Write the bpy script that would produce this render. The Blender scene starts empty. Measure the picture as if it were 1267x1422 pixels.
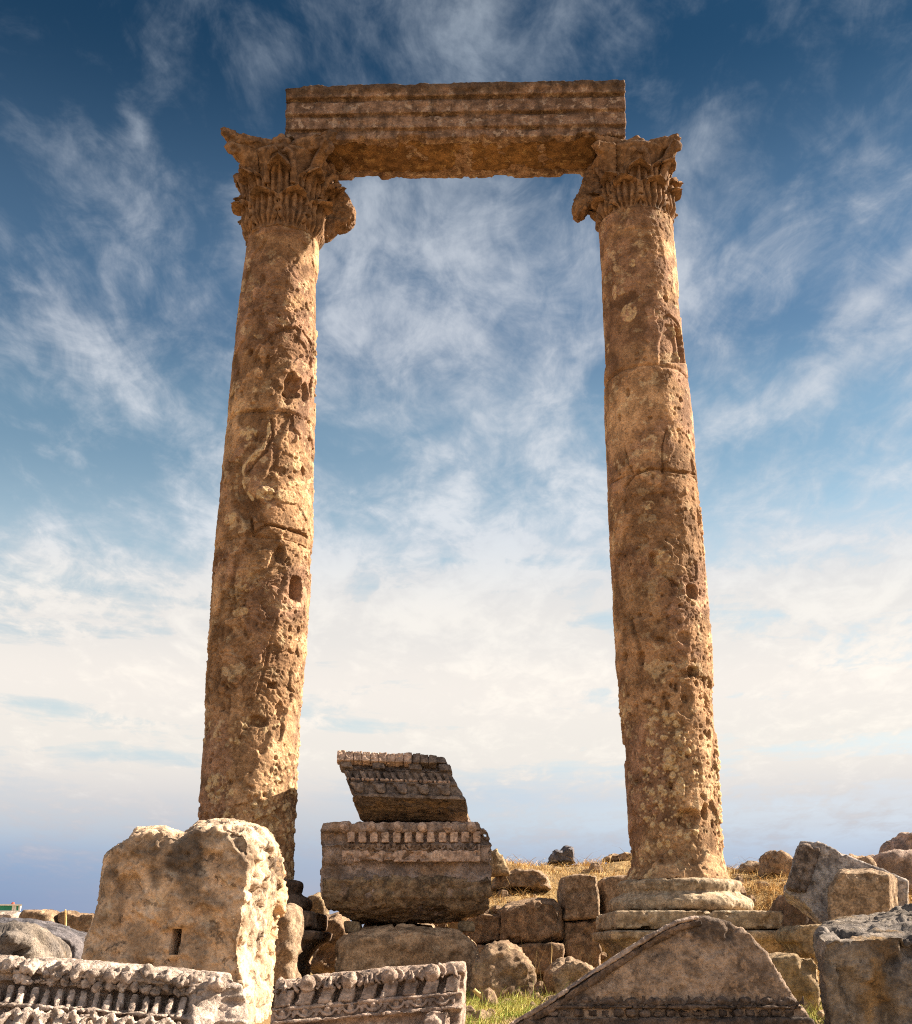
import bpy, math, random
import numpy as np
from mathutils import Vector

random.seed(11)
RNG = np.random.default_rng(11)
S = bpy.context.scene
COL = S.collection
R = math.radians
V = lambda *a: np.array(a, dtype=float)

# ------------------------------------------------------------------ camera geometry
FOC, CX, CY, TH, CZ = 1601.0, 633.5, 711.0, R(20.8), 1.1
def ray(px, py):
    u = (px - CX) / FOC; v = (CY - py) / FOC
    return V(u, math.cos(TH) - v * math.sin(TH), math.sin(TH) + v * math.cos(TH))
def P(px, py, d):
    r = ray(px, py); t = d / r[1]
    return V(r[0] * t, d, CZ + r[2] * t)
def unit(a):
    a = np.asarray(a, float); return a / np.linalg.norm(a)
CAM0 = V(0, 0, CZ)

class Frame:
    """a plane in the world: origin, u along it, v up it, w out of it"""
    def __init__(s, o, u, w):
        s.o = np.asarray(o, float); s.w = unit(w); u = np.asarray(u, float)
        s.u = unit(u - s.w * np.dot(u, s.w)); s.v = np.cross(s.w, s.u)
    def W(s, u, v, w=0.0):
        return s.o + s.u * u + s.v * v + s.w * w
    def M(s, p):
        p = np.asarray(p, float)
        return s.o + p[:, :1] * s.u + p[:, 1:2] * s.v + p[:, 2:3] * s.w
    def uv(s, px, py, w=0.0):
        """where the line of sight through a pixel meets the plane w above this one"""
        r = ray(px, py); t = (np.dot(s.o - CAM0, s.w) + w) / np.dot(r, s.w)
        q = CAM0 + r * t - s.o
        return np.dot(q, s.u), np.dot(q, s.v)

# ------------------------------------------------------------------ noise
_G = RNG.normal(size=(256, 3)); _G /= np.linalg.norm(_G, axis=1)[:, None]
def _hash(i, j, k, seed):
    with np.errstate(over='ignore'):
        h = (i.astype(np.uint32) * np.uint32(374761393) + j.astype(np.uint32) * np.uint32(668265263)
             + k.astype(np.uint32) * np.uint32(2246822519) + np.uint32((seed * 3266489917) & 0xffffffff))
        h = (h ^ (h >> np.uint32(13))) * np.uint32(1274126177)
        h = (h ^ (h >> np.uint32(15))) * np.uint32(2246822519)
        return h ^ (h >> np.uint32(16))
def perlin(p, seed=0):
    f0 = np.floor(p); i0 = f0.astype(np.int64); f = p - f0
    s = f * f * f * (f * (f * 6 - 15) + 10)
    out = 0
    for a in (0, 1):
        wa = s[:, 0] if a else 1 - s[:, 0]
        for b in (0, 1):
            wb = s[:, 1] if b else 1 - s[:, 1]
            for c in (0, 1):
                wc = s[:, 2] if c else 1 - s[:, 2]
                g = _G[_hash(i0[:, 0] + a, i0[:, 1] + b, i0[:, 2] + c, seed) & 255]
                d = g[:, 0] * (f[:, 0] - a) + g[:, 1] * (f[:, 1] - b) + g[:, 2] * (f[:, 2] - c)
                out = out + wa * wb * wc * d
    return out * 1.6
def fbm(p, octaves=4, seed=0, gain=0.5):
    a, t, s = 1.0, 0.0, 0.0
    q = np.array(p, float)
    for o in range(octaves):
        t = t + a * perlin(q, seed + o * 17); s += a; a *= gain; q = q * 2.03 + 13.7
    return t / s
def ridged(p, octaves=3, seed=0):
    a, t, s = 1.0, 0.0, 0.0
    q = np.array(p, float)
    for o in range(octaves):
        t = t + a * (1 - 2 * np.abs(perlin(q, seed + o * 31))); s += a; a *= .5; q = q * 2.1 + 5.3
    return t / s
def worley(p, seed=0):
    """F1 distance, F2 distance and a random number of the nearest cell"""
    i0 = np.floor(p).astype(np.int64)
    f1 = np.full(len(p), 9.0); f2 = np.full(len(p), 9.0); cid = np.zeros(len(p))
    for a in (-1, 0, 1):
        for b in (-1, 0, 1):
            for c in (-1, 0, 1):
                ci, cj, ck = i0[:, 0] + a, i0[:, 1] + b, i0[:, 2] + c
                h = _hash(ci, cj, ck, seed)
                jx = (h & 1023) / 1023.; jy = ((h >> np.uint32(10)) & 1023) / 1023.; jz = ((h >> np.uint32(20)) & 1023) / 1023.
                d = np.sqrt((ci + jx - p[:, 0]) ** 2 + (cj + jy - p[:, 1]) ** 2 + (ck + jz - p[:, 2]) ** 2)
                r = (_hash(ci, cj, ck, seed + 99) & 4095) / 4095.
                m = d < f1
                f2 = np.where(m, f1, np.minimum(f2, d)); cid = np.where(m, r, cid); f1 = np.where(m, d, f1)
    return f1, f2, cid
def sst(a, b, x):
    t = np.clip((x - a) / (b - a), 0, 1); return t * t * (3 - 2 * t)

# ------------------------------------------------------------------ mesh plumbing
def mkmesh(name, v, faces, smooth=True, attrs=None):
    """faces: list of (n,k) index arrays"""
    me = bpy.data.meshes.new(name)
    v = np.asarray(v, np.float32)
    faces = [np.asarray(f, np.int32) for f in faces if len(f)]
    me.vertices.add(len(v)); me.vertices.foreach_set('co', v.ravel())
    nl = sum(f.size for f in faces); npol = sum(len(f) for f in faces)
    me.loops.add(nl); me.loops.foreach_set('vertex_index', np.concatenate([f.ravel() for f in faces]))
    me.polygons.add(npol)
    tot = np.concatenate([np.full(len(f), f.shape[1], np.int32) for f in faces])
    me.polygons.foreach_set('loop_start', np.concatenate([[0], np.cumsum(tot)[:-1]]).astype(np.int32))
    me.polygons.foreach_set('loop_total', tot)
    me.polygons.foreach_set('use_smooth', np.full(npol, bool(smooth)))
    for k, a in (attrs or {}).items():
        at = me.attributes.new(k, 'FLOAT', 'POINT'); at.data.foreach_set('value', np.asarray(a, np.float32))
    me.update(calc_edges=True); me.validate()
    return me
def rootloc(o):
    t = V(0, 0, 0)
    while o is not None:
        t = t + np.array(o.location[:]); o = o.parent
    return t
def link(name, v, faces, mat, parent=None, smooth=True, attrs=None, tags=None):
    v = np.asarray(v, float)
    if parent is None:
        org = V((v[:, 0].min() + v[:, 0].max()) / 2, (v[:, 1].min() + v[:, 1].max()) / 2, v[:, 2].min())
    else:
        org = rootloc(parent)
    o = bpy.data.objects.new(name, mkmesh(name, v - org, faces, smooth, attrs))
    o.data.materials.append(mat); COL.objects.link(o)
    if parent is None: o.location = org
    else: o.parent = parent
    if tags: tag(o, *tags)
    return o
def tag(o, label, cat, group=None, kind='thing'):
    o['label'] = label; o['category'] = cat
    if group: o['group'] = group
    if kind: o['kind'] = kind
    return o
def thing(name, loc, label, cat, group=None):
    o = bpy.data.objects.new(name, None); COL.objects.link(o)
    o.location = [float(a) for a in loc]; o.empty_display_size = .2
    return tag(o, label, cat, group)

class MB:
    """collects closed shells"""
    def __init__(s): s.v = []; s.f = []; s.n = 0
    def add(s, v, f):
        v = np.asarray(v, float); s.v.append(v)
        s.f += [tuple(int(i) + s.n for i in q) for q in f]; s.n += len(v); return s
    def loft(s, rings):
        n = len(rings[0]); v = np.concatenate([np.asarray(r, float) for r in rings]); f = []
        for k in range(len(rings) - 1):
            for i in range(n):
                j = (i + 1) % n
                f.append((k * n + i, k * n + j, (k + 1) * n + j, (k + 1) * n + i))
        c0 = len(v); v = np.concatenate([v, [np.mean(rings[0], axis=0), np.mean(rings[-1], axis=0)]])
        L = (len(rings) - 1) * n
        for i in range(n):
            j = (i + 1) % n
            f.append((j, i, c0)); f.append((L + i, L + j, c0 + 1))
        return s.add(v, f)
    def prism(s, pts, vec):
        pts = np.asarray(pts, float); return s.loft([pts, pts + np.asarray(vec, float)])
    def box(s, lo, hi, fr=None, skew=0):
        x0, y0, z0 = lo; x1, y1, z1 = hi
        a = np.array([(x0, y0, z0), (x1, y0, z0), (x1 + skew, y1, z0), (x0 + skew, y1, z0)], float)
        b = a.copy(); b[:, 2] = z1
        if fr is not None: a, b = fr.M(a), fr.M(b)
        return s.loft([a, b])
    def ell(s, c, r, fr=None, n=14):
        v = []; f = []
        for i in range(n + 1):
            t = math.pi * i / n
            for j in range(n):
                a = 2 * math.pi * j / n
                v.append((c[0] + r[0] * math.sin(t) * math.cos(a), c[1] + r[1] * math.sin(t) * math.sin(a), c[2] + r[2] * math.cos(t)))
        for i in range(n):
            for j in range(n):
                k = (j + 1) % n; f.append((i * n + j, i * n + k, (i + 1) * n + k, (i + 1) * n + j))
        v = np.array(v)
        if fr is not None: v = fr.M(v)
        return s.add(v, f)
    def tube(s, pts, rad, n=8, up=None, flat=1.0):
        pts = np.asarray(pts, float); m = len(pts)
        rad = np.full(m, rad) if np.isscalar(rad) else np.asarray(rad, float)
        rings = []
        for i in range(m):
            t = unit(pts[min(i + 1, m - 1)] - pts[max(i - 1, 0)])
            ref = V(0, 0, 1) if up is None else np.asarray(up, float)
            if abs(np.dot(ref, t)) > .97: ref = V(1, 0, 0.1)
            a = unit(np.cross(ref, t)); b = np.cross(t, a)
            ang = np.arange(n) * 2 * math.pi / n
            rings.append(pts[i] + rad[i] * (np.cos(ang)[:, None] * a * flat + np.sin(ang)[:, None] * b))
        return s.loft(rings)
    def arrays(s):
        return np.concatenate(s.v), s.f

def _geom(me):
    n = len(me.vertices); v = np.empty(n * 3, np.float32); me.vertices.foreach_get('co', v)
    nl = len(me.loops); li = np.empty(nl, np.int32); me.loops.foreach_get('vertex_index', li)
    npol = len(me.polygons); st = np.empty(npol, np.int32); tt = np.empty(npol, np.int32)
    me.polygons.foreach_get('loop_start', st); me.polygons.foreach_get('loop_total', tt)
    fs = []
    for k in np.unique(tt):
        s0 = st[tt == k]; fs.append(li[s0[:, None] + np.arange(k)])
    return v.reshape(-1, 3).astype(float), fs
def _raw(mb):
    v, f = mb.arrays(); me = bpy.data.meshes.new('raw'); me.from_pydata(v.tolist(), [], f); me.update(); return me
def fix_normals(me):
    import bmesh
    bm = bmesh.new(); bm.from_mesh(me); bmesh.ops.recalc_face_normals(bm, faces=bm.faces[:]); bm.to_mesh(me); bm.free()
def remesh(mb, vox, cut=None):
    me = _raw(mb); fix_normals(me)
    o = bpy.data.objects.new('work', me); COL.objects.link(o)
    cuts = []
    m = o.modifiers.new('r', 'REMESH'); m.mode = 'VOXEL'; m.voxel_size = vox
    if cut is not None:
        cm = _raw(cut); fix_normals(cm)
        co = bpy.data.objects.new('workcut', cm); COL.objects.link(co); cuts.append(co)
        b = o.modifiers.new('b', 'BOOLEAN'); b.operation = 'DIFFERENCE'; b.object = co; b.solver = 'EXACT'
        m = o.modifiers.new('r2', 'REMESH'); m.mode = 'VOXEL'; m.voxel_size = vox
    dg = bpy.context.evaluated_depsgraph_get()
    ev = bpy.data.meshes.new_from_object(o.evaluated_get(dg))
    g = _geom(ev)
    for q in [o] + cuts:
        d = q.data; bpy.data.objects.remove(q); bpy.data.meshes.remove(d)
    bpy.data.meshes.remove(ev)
    return g
def boolean_cut(v, fs, cut):
    o = bpy.data.objects.new('work', mkmesh('work', v, fs)); COL.objects.link(o)
    cm = _raw(cut); fix_normals(cm); co = bpy.data.objects.new('workcut', cm); COL.objects.link(co)
    b = o.modifiers.new('b', 'BOOLEAN'); b.operation = 'DIFFERENCE'; b.object = co; b.solver = 'EXACT'
    t = o.modifiers.new('t', 'TRIANGULATE')
    ev = bpy.data.meshes.new_from_object(o.evaluated_get(bpy.context.evaluated_depsgraph_get())); g = _geom(ev)
    for q in (o, co):
        d = q.data; bpy.data.objects.remove(q); bpy.data.meshes.remove(d)
    bpy.data.meshes.remove(ev); return g
def edges_of(fs):
    e = np.concatenate([np.stack([f, np.roll(f, -1, axis=1)], -1).reshape(-1, 2) for f in fs])
    return e
def smooth_v(v, fs, it, lam=.5):
    if not it: return v
    e = edges_of(fs); n = len(v)
    i = np.concatenate([e[:, 0], e[:, 1]]); j = np.concatenate([e[:, 1], e[:, 0]])
    deg = np.maximum(np.bincount(i, minlength=n), 1)
    for _ in range(it):
        a = np.stack([np.bincount(i, weights=v[j, k], minlength=n) for k in range(3)], 1) / deg[:, None]
        v = v + lam * (a - v)
    return v
def normals_v(v, fs):
    n = np.zeros_like(v)
    for f in fs:
        a = v[f[:, 2]] - v[f[:, 0]]; b = v[f[:, 3 % f.shape[1]]] - v[f[:, 1]]
        c = np.cross(a, b)
        for k in range(f.shape[1]):
            for x in range(3): n[:, x] += np.bincount(f[:, k], weights=c[:, x], minlength=len(v))
    return n / np.maximum(np.linalg.norm(n, axis=1), 1e-12)[:, None]
ROCK = [(.035, .45, 3, 'f'), (.075, .33, 0, 's'), (.022, .15, 3, 'r'), (.012, .05, 3, 'r'), (.006, .025, 2, 'f'), (.025, .22, 3, 'c')]
BLOCK = [(.014, .4, 3, 'f'), (.022, .22, 0, 's'), (.012, .11, 3, 'r'), (.008, .04, 3, 'r'), (.005, .02, 2, 'f'), (.020, .25, 4, 'c')]
WORN = [(.006, .2, 3, 'f'), (.005, .06, 3, 'r'), (.003, .02, 2, 'f')]
def displace(v, fs, spec, seed=0, k=1.0):
    n = normals_v(v, fs); d = np.zeros(len(v))
    for amp, size, octv, kind in spec:
        p = v / size + seed * 7.31
        if kind == 'f': d += amp * fbm(p, octv, seed)
        elif kind == 'r': d += amp * (ridged(p, octv, seed + 3) - .45)
        elif kind == 'c': d -= amp * sst(.06, .14, fbm(p, octv, seed + 5))
        elif kind == 's': d += amp * (worley(p, seed + 13)[0] - .5)
        elif kind == 'w':
            f1, f2, cid = worley(p, seed + 9); d -= amp * sst(.38, .2, f1) * (cid > .45)
    return v + n * (d * k)[:, None]
_SEED = [0]
def stone(name, mb, mat, parent=None, vox=.02, sm=2, spec=BLOCK, k=1.0, cut=None, tags=None, attrs=None, post=None, late=None):
    _SEED[0] += 1
    v, fs = remesh(mb, vox, cut)
    v = smooth_v(v, fs, sm)
    v = displace(v, fs, spec, _SEED[0], k)
    if post: v = post(v, fs)
    if late is not None: v, fs = boolean_cut(v, fs, late)
    return link(name, v, fs, mat, parent, True, attrs(v) if attrs else None, tags)
def rock(name, px, d, T, mat, vox=.018, sm=2, spec=ROCK, k=1.0, tags=None, parent=None, yaw=0.0, front=.82, rings=None, dz=0, cut=None):
    """a boulder from its outline: front ring, two full rings, back ring"""
    dirv = V(math.sin(yaw), math.cos(yaw), 0)
    pts = np.array([P(x, y, d + (q[2] if len(q) > 2 else 0)) for q in px for x, y in [(q[0], q[1])]])
    c = pts.mean(axis=0)
    rs = rings or [(front, -.10), (front * .5 + .5, -.03), (1, .12), (1, .7), (.86, 1.0)]
    mb = MB(); mb.loft([c + s * (pts - c) + dirv * T * t for s, t in rs])
    return stone(name, mb, mat, parent, vox, sm, spec, k, tags=tags, cut=cut)
# ------------------------------------------------------------------ materials
class NT:
    def __init__(s, tree): s.t = tree; s.n = tree.nodes; s.l = tree.links
    def node(s, typ, **kw):
        n = s.n.new(typ)
        for k, v in kw.items(): setattr(n, k, v)
        return n
    def put(s, sock, val):
        if hasattr(val, 'links') or isinstance(val, bpy.types.NodeSocket): s.l.new(val, sock)
        else: sock.default_value = val
    def math(s, op, a, b=None, c=None, clamp=False):
        n = s.node('ShaderNodeMath', operation=op); n.use_clamp = clamp
        for i, q in enumerate((a, b, c)):
            if q is not None: s.put(n.inputs[i], q)
        return n.outputs[0]
    def mix(s, fac, a, b, blend='MIX'):
        n = s.node('ShaderNodeMix', data_type='RGBA', blend_type=blend)
        s.put(n.inputs['Factor'], fac)
        for nm, q in (('A', a), ('B', b)):
            sk = [i for i in n.inputs if i.name == nm and i.type == 'RGBA'][0]
            if isinstance(q, tuple): sk.default_value = (*q[:3], 1)
            else: s.l.new(q, sk)
        return [o for o in n.outputs if o.type == 'RGBA'][0]
    def noise(s, vec, scale, detail=6, rough=.6, dist=0.0, out='Fac'):
        n = s.node('ShaderNodeTexNoise'); s.l.new(vec, n.inputs['Vector'])
        n.inputs['Scale'].default_value = scale; n.inputs['Detail'].default_value = detail
        n.inputs['Roughness'].default_value = rough; n.inputs['Distortion'].default_value = dist
        return n.outputs[out]
    def step(s, x, a, b, lo=0.0, hi=1.0):
        n = s.node('ShaderNodeMapRange', interpolation_type='SMOOTHSTEP'); s.put(n.inputs[0], x)
        n.inputs[1].default_value = a; n.inputs[2].default_value = b
        n.inputs[3].default_value = lo; n.inputs[4].default_value = hi
        return n.outputs[0]
    def scalev(s, vec, sc, loc=(0, 0, 0)):
        n = s.node('ShaderNodeMapping'); s.l.new(vec, n.inputs[0]); n.inputs['Scale'].default_value = sc; n.inputs['Location'].default_value = loc
        return n.outputs[0]
    def attr(s, name):
        n = s.node('ShaderNodeAttribute'); n.attribute_name = name; return n.outputs['Fac']

def newmat(name):
    m = bpy.data.materials.new(name); m.use_nodes = True
    t = NT(m.node_tree); t.n.clear()
    out = t.node('ShaderNodeOutputMaterial'); b = t.node('ShaderNodeBsdfPrincipled')
    t.l.new(b.outputs[0], out.inputs[0])
    b.inputs['Roughness'].default_value = .93; b.inputs['Specular IOR Level'].default_value = .12
    return m, t, b

def stone_mat(name, A, B, dark=(.05, .042, .035), dark_amt=.5, dark_th=.56, dark_scale=3.0, light=(.5, .42, .32), light_amt=.35,
              light_th=.62, scale=1.6, grain=.35, peb=0.0, bump=.6, streak=0.0, use_attr=False, patina=None, pat_th=.5, stretch=(1, 1, 1), tonec=((.105, .056, .03), (.20, .115, .063)), tonek=.75):
    m, t, b = newmat(name)
    co = t.node('ShaderNodeTexCoord').outputs['Object']
    cs = t.scalev(co, stretch)
    big = t.noise(cs, scale, 5, .6, .6)
    mid = t.noise(cs, scale * 6, 8, .65)
    fine = t.noise(co, 55, 6, .7)
    vf = t.noise(co, 210, 3, .6)
    col = t.mix(t.step(big, .40, .60), A, B)
    if patina:   # a second patina in large soft patches
        col = t.mix(t.step(t.noise(t.scalev(cs, (1, 1, 1), (3.7, 8.1, 2.2)), scale * 1.3, 6, .6), pat_th - .02, pat_th + .05), col, patina)
    col = t.mix(.85, col, t.mix(t.step(mid, .36, .64), (.52, .50, .48), (1.42, 1.40, 1.36)), 'MULTIPLY')
    if light_amt:
        lm = t.step(t.noise(t.scalev(co, (1, 1, 1), (9.1, 4.4, 1.7)), scale * 8, 7, .62), light_th - .04, light_th + .01, 0, light_amt)
        col = t.mix(lm, col, light)
    if peb:
        w = t.node('ShaderNodeTexVoronoi'); t.l.new(co, w.inputs['Vector']); w.inputs['Scale'].default_value = 24; w.inputs['Randomness'].default_value = 1
        pm = t.math('MULTIPLY', t.step(w.outputs['Distance'], .55, .35), peb)
        sep = t.node('ShaderNodeSeparateColor'); t.l.new(w.outputs['Color'], sep.inputs[0])
        pc = t.mix(sep.outputs[0], (.62, .56, .48), (1.75, 1.7, 1.5))
        col = t.mix(pm, col, t.mix(1.0, col, pc, 'MULTIPLY'))
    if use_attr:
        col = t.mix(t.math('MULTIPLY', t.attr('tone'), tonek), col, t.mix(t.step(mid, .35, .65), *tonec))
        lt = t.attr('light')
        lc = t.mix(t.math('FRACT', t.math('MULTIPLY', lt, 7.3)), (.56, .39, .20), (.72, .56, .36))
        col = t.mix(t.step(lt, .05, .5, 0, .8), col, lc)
    if dark_amt:
        dn = t.noise(t.scalev(co, (1, 1, 1), (1.3, 6.6, 4.1)), dark_scale, 10, .68, .3)
        col = t.mix(t.step(dn, dark_th - .01, dark_th + .04, 0, dark_amt), col, dark)
        sp = t.noise(t.scalev(co, (1, 1, 1), (2.3, 1.6, 7.1)), dark_scale * 9, 6, .7)
        col = t.mix(t.step(sp, .57, .63, 0, dark_amt * .8), col, dark)
    if streak:
        sn = t.noise(t.scalev(co, (9, 9, .55)), 1.0, 6, .65)
        col = t.mix(t.step(sn, .54, .68, 0, streak), col, dark)
    col = t.mix(grain, col, t.mix(t.step(fine, .36, .64), (.35, .34, .33), (1.6, 1.6, 1.56)), 'MULTIPLY')
    t.l.new(col, b.inputs['Base Color'])
    h = t.math('ADD', t.math('MULTIPLY', fine, .6), t.math('ADD', t.math('MULTIPLY', vf, .22), t.math('MULTIPLY', mid, .5)))
    bp = t.node('ShaderNodeBump'); bp.inputs['Strength'].default_value = min(1.0, bump); bp.inputs['Distance'].default_value = .035
    t.l.new(h, bp.inputs['Height']); t.l.new(bp.outputs[0], b.inputs['Normal'])
    return m

def plain_mat(name, col, rough=.8, var=.3, scale=8, attr=None, col2=None, trans=0.0):
    m, t, b = newmat(name)
    co = t.node('ShaderNodeTexCoord').outputs['Object']
    n = t.noise(co, scale, 6, .65)
    c = t.mix(var, col, t.mix(t.step(n, .3, .7), (.55, .55, .55), (1.5, 1.5, 1.5)), 'MULTIPLY')
    if attr and col2: 
        c2 = t.mix(t.attr(attr), col, col2)
        c = t.mix(var, c2, t.mix(t.step(n, .3, .7), (.55, .55, .55), (1.5, 1.5, 1.5)), 'MULTIPLY')
    t.l.new(c, b.inputs['Base Color']); b.inputs['Roughness'].default_value = rough
    if trans:
        b.inputs['Transmission Weight'].default_value = 0.0
        b.inputs['Subsurface Weight'].default_value = 0.0
    return m

M = {}
M['shaft'] = stone_mat('column_stone', (.49, .315, .19), (.355, .212, .125), dark=(.12, .068, .04), dark_amt=.6, dark_th=.59, dark_scale=1.9,
                       light=(.66, .50, .32), light_amt=.55, light_th=.60, scale=.75, grain=.35, peb=.25, bump=.7, use_attr=True, patina=(.315, .19, .13), pat_th=.52)
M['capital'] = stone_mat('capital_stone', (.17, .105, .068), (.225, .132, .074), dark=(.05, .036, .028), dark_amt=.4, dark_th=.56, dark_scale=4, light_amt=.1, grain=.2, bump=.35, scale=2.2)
M['neck'] = M['shaft']
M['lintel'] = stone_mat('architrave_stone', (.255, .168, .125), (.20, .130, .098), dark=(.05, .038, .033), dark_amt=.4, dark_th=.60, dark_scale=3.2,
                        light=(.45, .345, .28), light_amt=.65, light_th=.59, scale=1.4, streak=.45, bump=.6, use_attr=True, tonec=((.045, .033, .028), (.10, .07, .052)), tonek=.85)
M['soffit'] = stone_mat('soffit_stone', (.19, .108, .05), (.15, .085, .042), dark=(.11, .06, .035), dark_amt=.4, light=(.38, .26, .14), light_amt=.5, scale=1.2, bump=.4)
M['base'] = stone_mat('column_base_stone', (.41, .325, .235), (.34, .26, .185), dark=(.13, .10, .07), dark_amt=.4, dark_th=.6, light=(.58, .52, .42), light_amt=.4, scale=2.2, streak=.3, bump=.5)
M['boulder'] = stone_mat('tan_limestone', (.54, .385, .27), (.61, .465, .35), dark=(.075, .058, .048), dark_amt=.8, dark_th=.60, dark_scale=1.5, light=(.66, .55, .43), light_amt=.45, scale=1.0, grain=.3, bump=.6, patina=(.50, .335, .21), pat_th=.56, use_attr=True, tonec=((.045, .036, .032), (.10, .075, .06)), tonek=.85)
M['pale'] = stone_mat('pale_carved_limestone', (.47, .38, .335), (.38, .305, .265), dark=(.14, .105, .09), dark_amt=.35, dark_th=.60, dark_scale=5, light=(.64, .56, .50), light_amt=.5, scale=2.5, grain=.4, bump=.7)
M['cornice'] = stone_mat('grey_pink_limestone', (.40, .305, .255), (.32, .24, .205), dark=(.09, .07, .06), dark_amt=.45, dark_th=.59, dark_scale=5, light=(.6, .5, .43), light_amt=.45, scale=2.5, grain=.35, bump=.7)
M['stackmid'] = stone_mat('dark_crusted_limestone', (.40, .305, .265), (.31, .24, .215), dark=(.06, .05, .048), dark_amt=.4, dark_th=.54, dark_scale=3, light=(.36, .25, .19), light_amt=.5, light_th=.57, scale=1.6, bump=.9, patina=(.32, .22, .16), pat_th=.56)
M['stackdent'] = stone_mat('pink_limestone', (.56, .405, .325), (.46, .325, .26), dark=(.07, .055, .05), dark_amt=.35, dark_th=.58, scale=3, bump=.6)
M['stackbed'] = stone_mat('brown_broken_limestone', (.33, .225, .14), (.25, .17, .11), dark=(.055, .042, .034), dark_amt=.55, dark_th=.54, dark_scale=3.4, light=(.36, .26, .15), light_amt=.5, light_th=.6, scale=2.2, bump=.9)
M['stacktop'] = stone_mat('grey_weathered_marble', (.17, .135, .122), (.24, .185, .155), dark=(.03, .026, .027), dark_amt=.6, dark_th=.54, dark_scale=5, light=(.26, .19, .15), light_amt=.3, scale=3, bump=.7)
M['brownrock'] = stone_mat('brown_fieldstone', (.34, .235, .16), (.26, .18, .125), dark=(.06, .045, .035), dark_amt=.55, dark_th=.56, dark_scale=3.5, light=(.42, .32, .2), light_amt=.45, scale=2, bump=.9)
M['gable'] = stone_mat('mottled_pediment_stone', (.39, .295, .235), (.30, .225, .185), dark=(.055, .046, .045), dark_amt=.6, dark_th=.55, dark_scale=4.2, light=(.48, .335, .24), light_amt=.6, light_th=.57, scale=2.2, bump=.9)
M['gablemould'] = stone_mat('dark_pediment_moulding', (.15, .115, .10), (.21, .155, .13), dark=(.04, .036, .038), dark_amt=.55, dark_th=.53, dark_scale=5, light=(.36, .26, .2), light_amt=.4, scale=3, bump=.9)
M['greyrock'] = stone_mat('blue_grey_boulder', (.20, .175, .165), (.26, .215, .18), dark=(.06, .055, .058), dark_amt=.5, dark_th=.55, dark_scale=2.6, light=(.38, .31, .24), light_amt=.4, scale=1.6, bump=.9, patina=(.30, .20, .11), pat_th=.58, streak=.25)
M['slate'] = stone_mat('slate_grey_stone', (.105, .10, .115), (.15, .135, .145), dark=(.05, .048, .055), dark_amt=.4, light_amt=.1, light=(.25, .23, .23), scale=2, bump=.7)
M['slanted'] = stone_mat('speckled_grey_marble', (.40, .355, .34), (.29, .255, .25), dark=(.08, .068, .07), dark_amt=.5, dark_th=.56, dark_scale=5, light=(.46, .41, .38), light_amt=.5, light_th=.57, scale=3, bump=.7)
M['tanblock'] = stone_mat('tan_ashlar', (.31, .225, .16), (.26, .185, .13), dark=(.10, .075, .06), dark_amt=.35, dark_th=.6, light=(.42, .33, .25), light_amt=.4, scale=2.5, bump=.7, grain=.5)
M['ochre'] = stone_mat('ochre_ashlar', (.31, .225, .14), (.25, .18, .12), dark=(.08, .06, .05), dark_amt=.4, dark_th=.58, light=(.46, .36, .24), light_amt=.4, scale=2.2, bump=.7)
M['baseshade'] = stone_mat('shaded_base_stone', (.17, .115, .085), (.13, .09, .07), dark=(.05, .04, .033), dark_amt=.5, light=(.26, .19, .14), light_amt=.3, scale=2.2, bump=.6)  # base stone darkened: shade is put into the colour
M['undert'] = stone_mat('warm_brown_boulder', (.46, .31, .20), (.36, .235, .15), dark=(.08, .06, .045), dark_amt=.5, dark_th=.58, dark_scale=3, light=(.55, .42, .3), light_amt=.4, scale=1.6, bump=.8)
# ------------------------------------------------------------------ columns
def edge_table(rows, d):
    z, r, c = [], [], []
    for y, a, b in rows:
        pa, pb = P(a, y, d), P(b, y, d)
        z.append((pa[2] + pb[2]) / 2); r.append((pb[0] - pa[0]) / 2); c.append((pa[0] + pb[0]) / 2)
    i = np.argsort(z); return np.array(z)[i], np.array(r)[i], float(np.mean(c))

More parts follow.
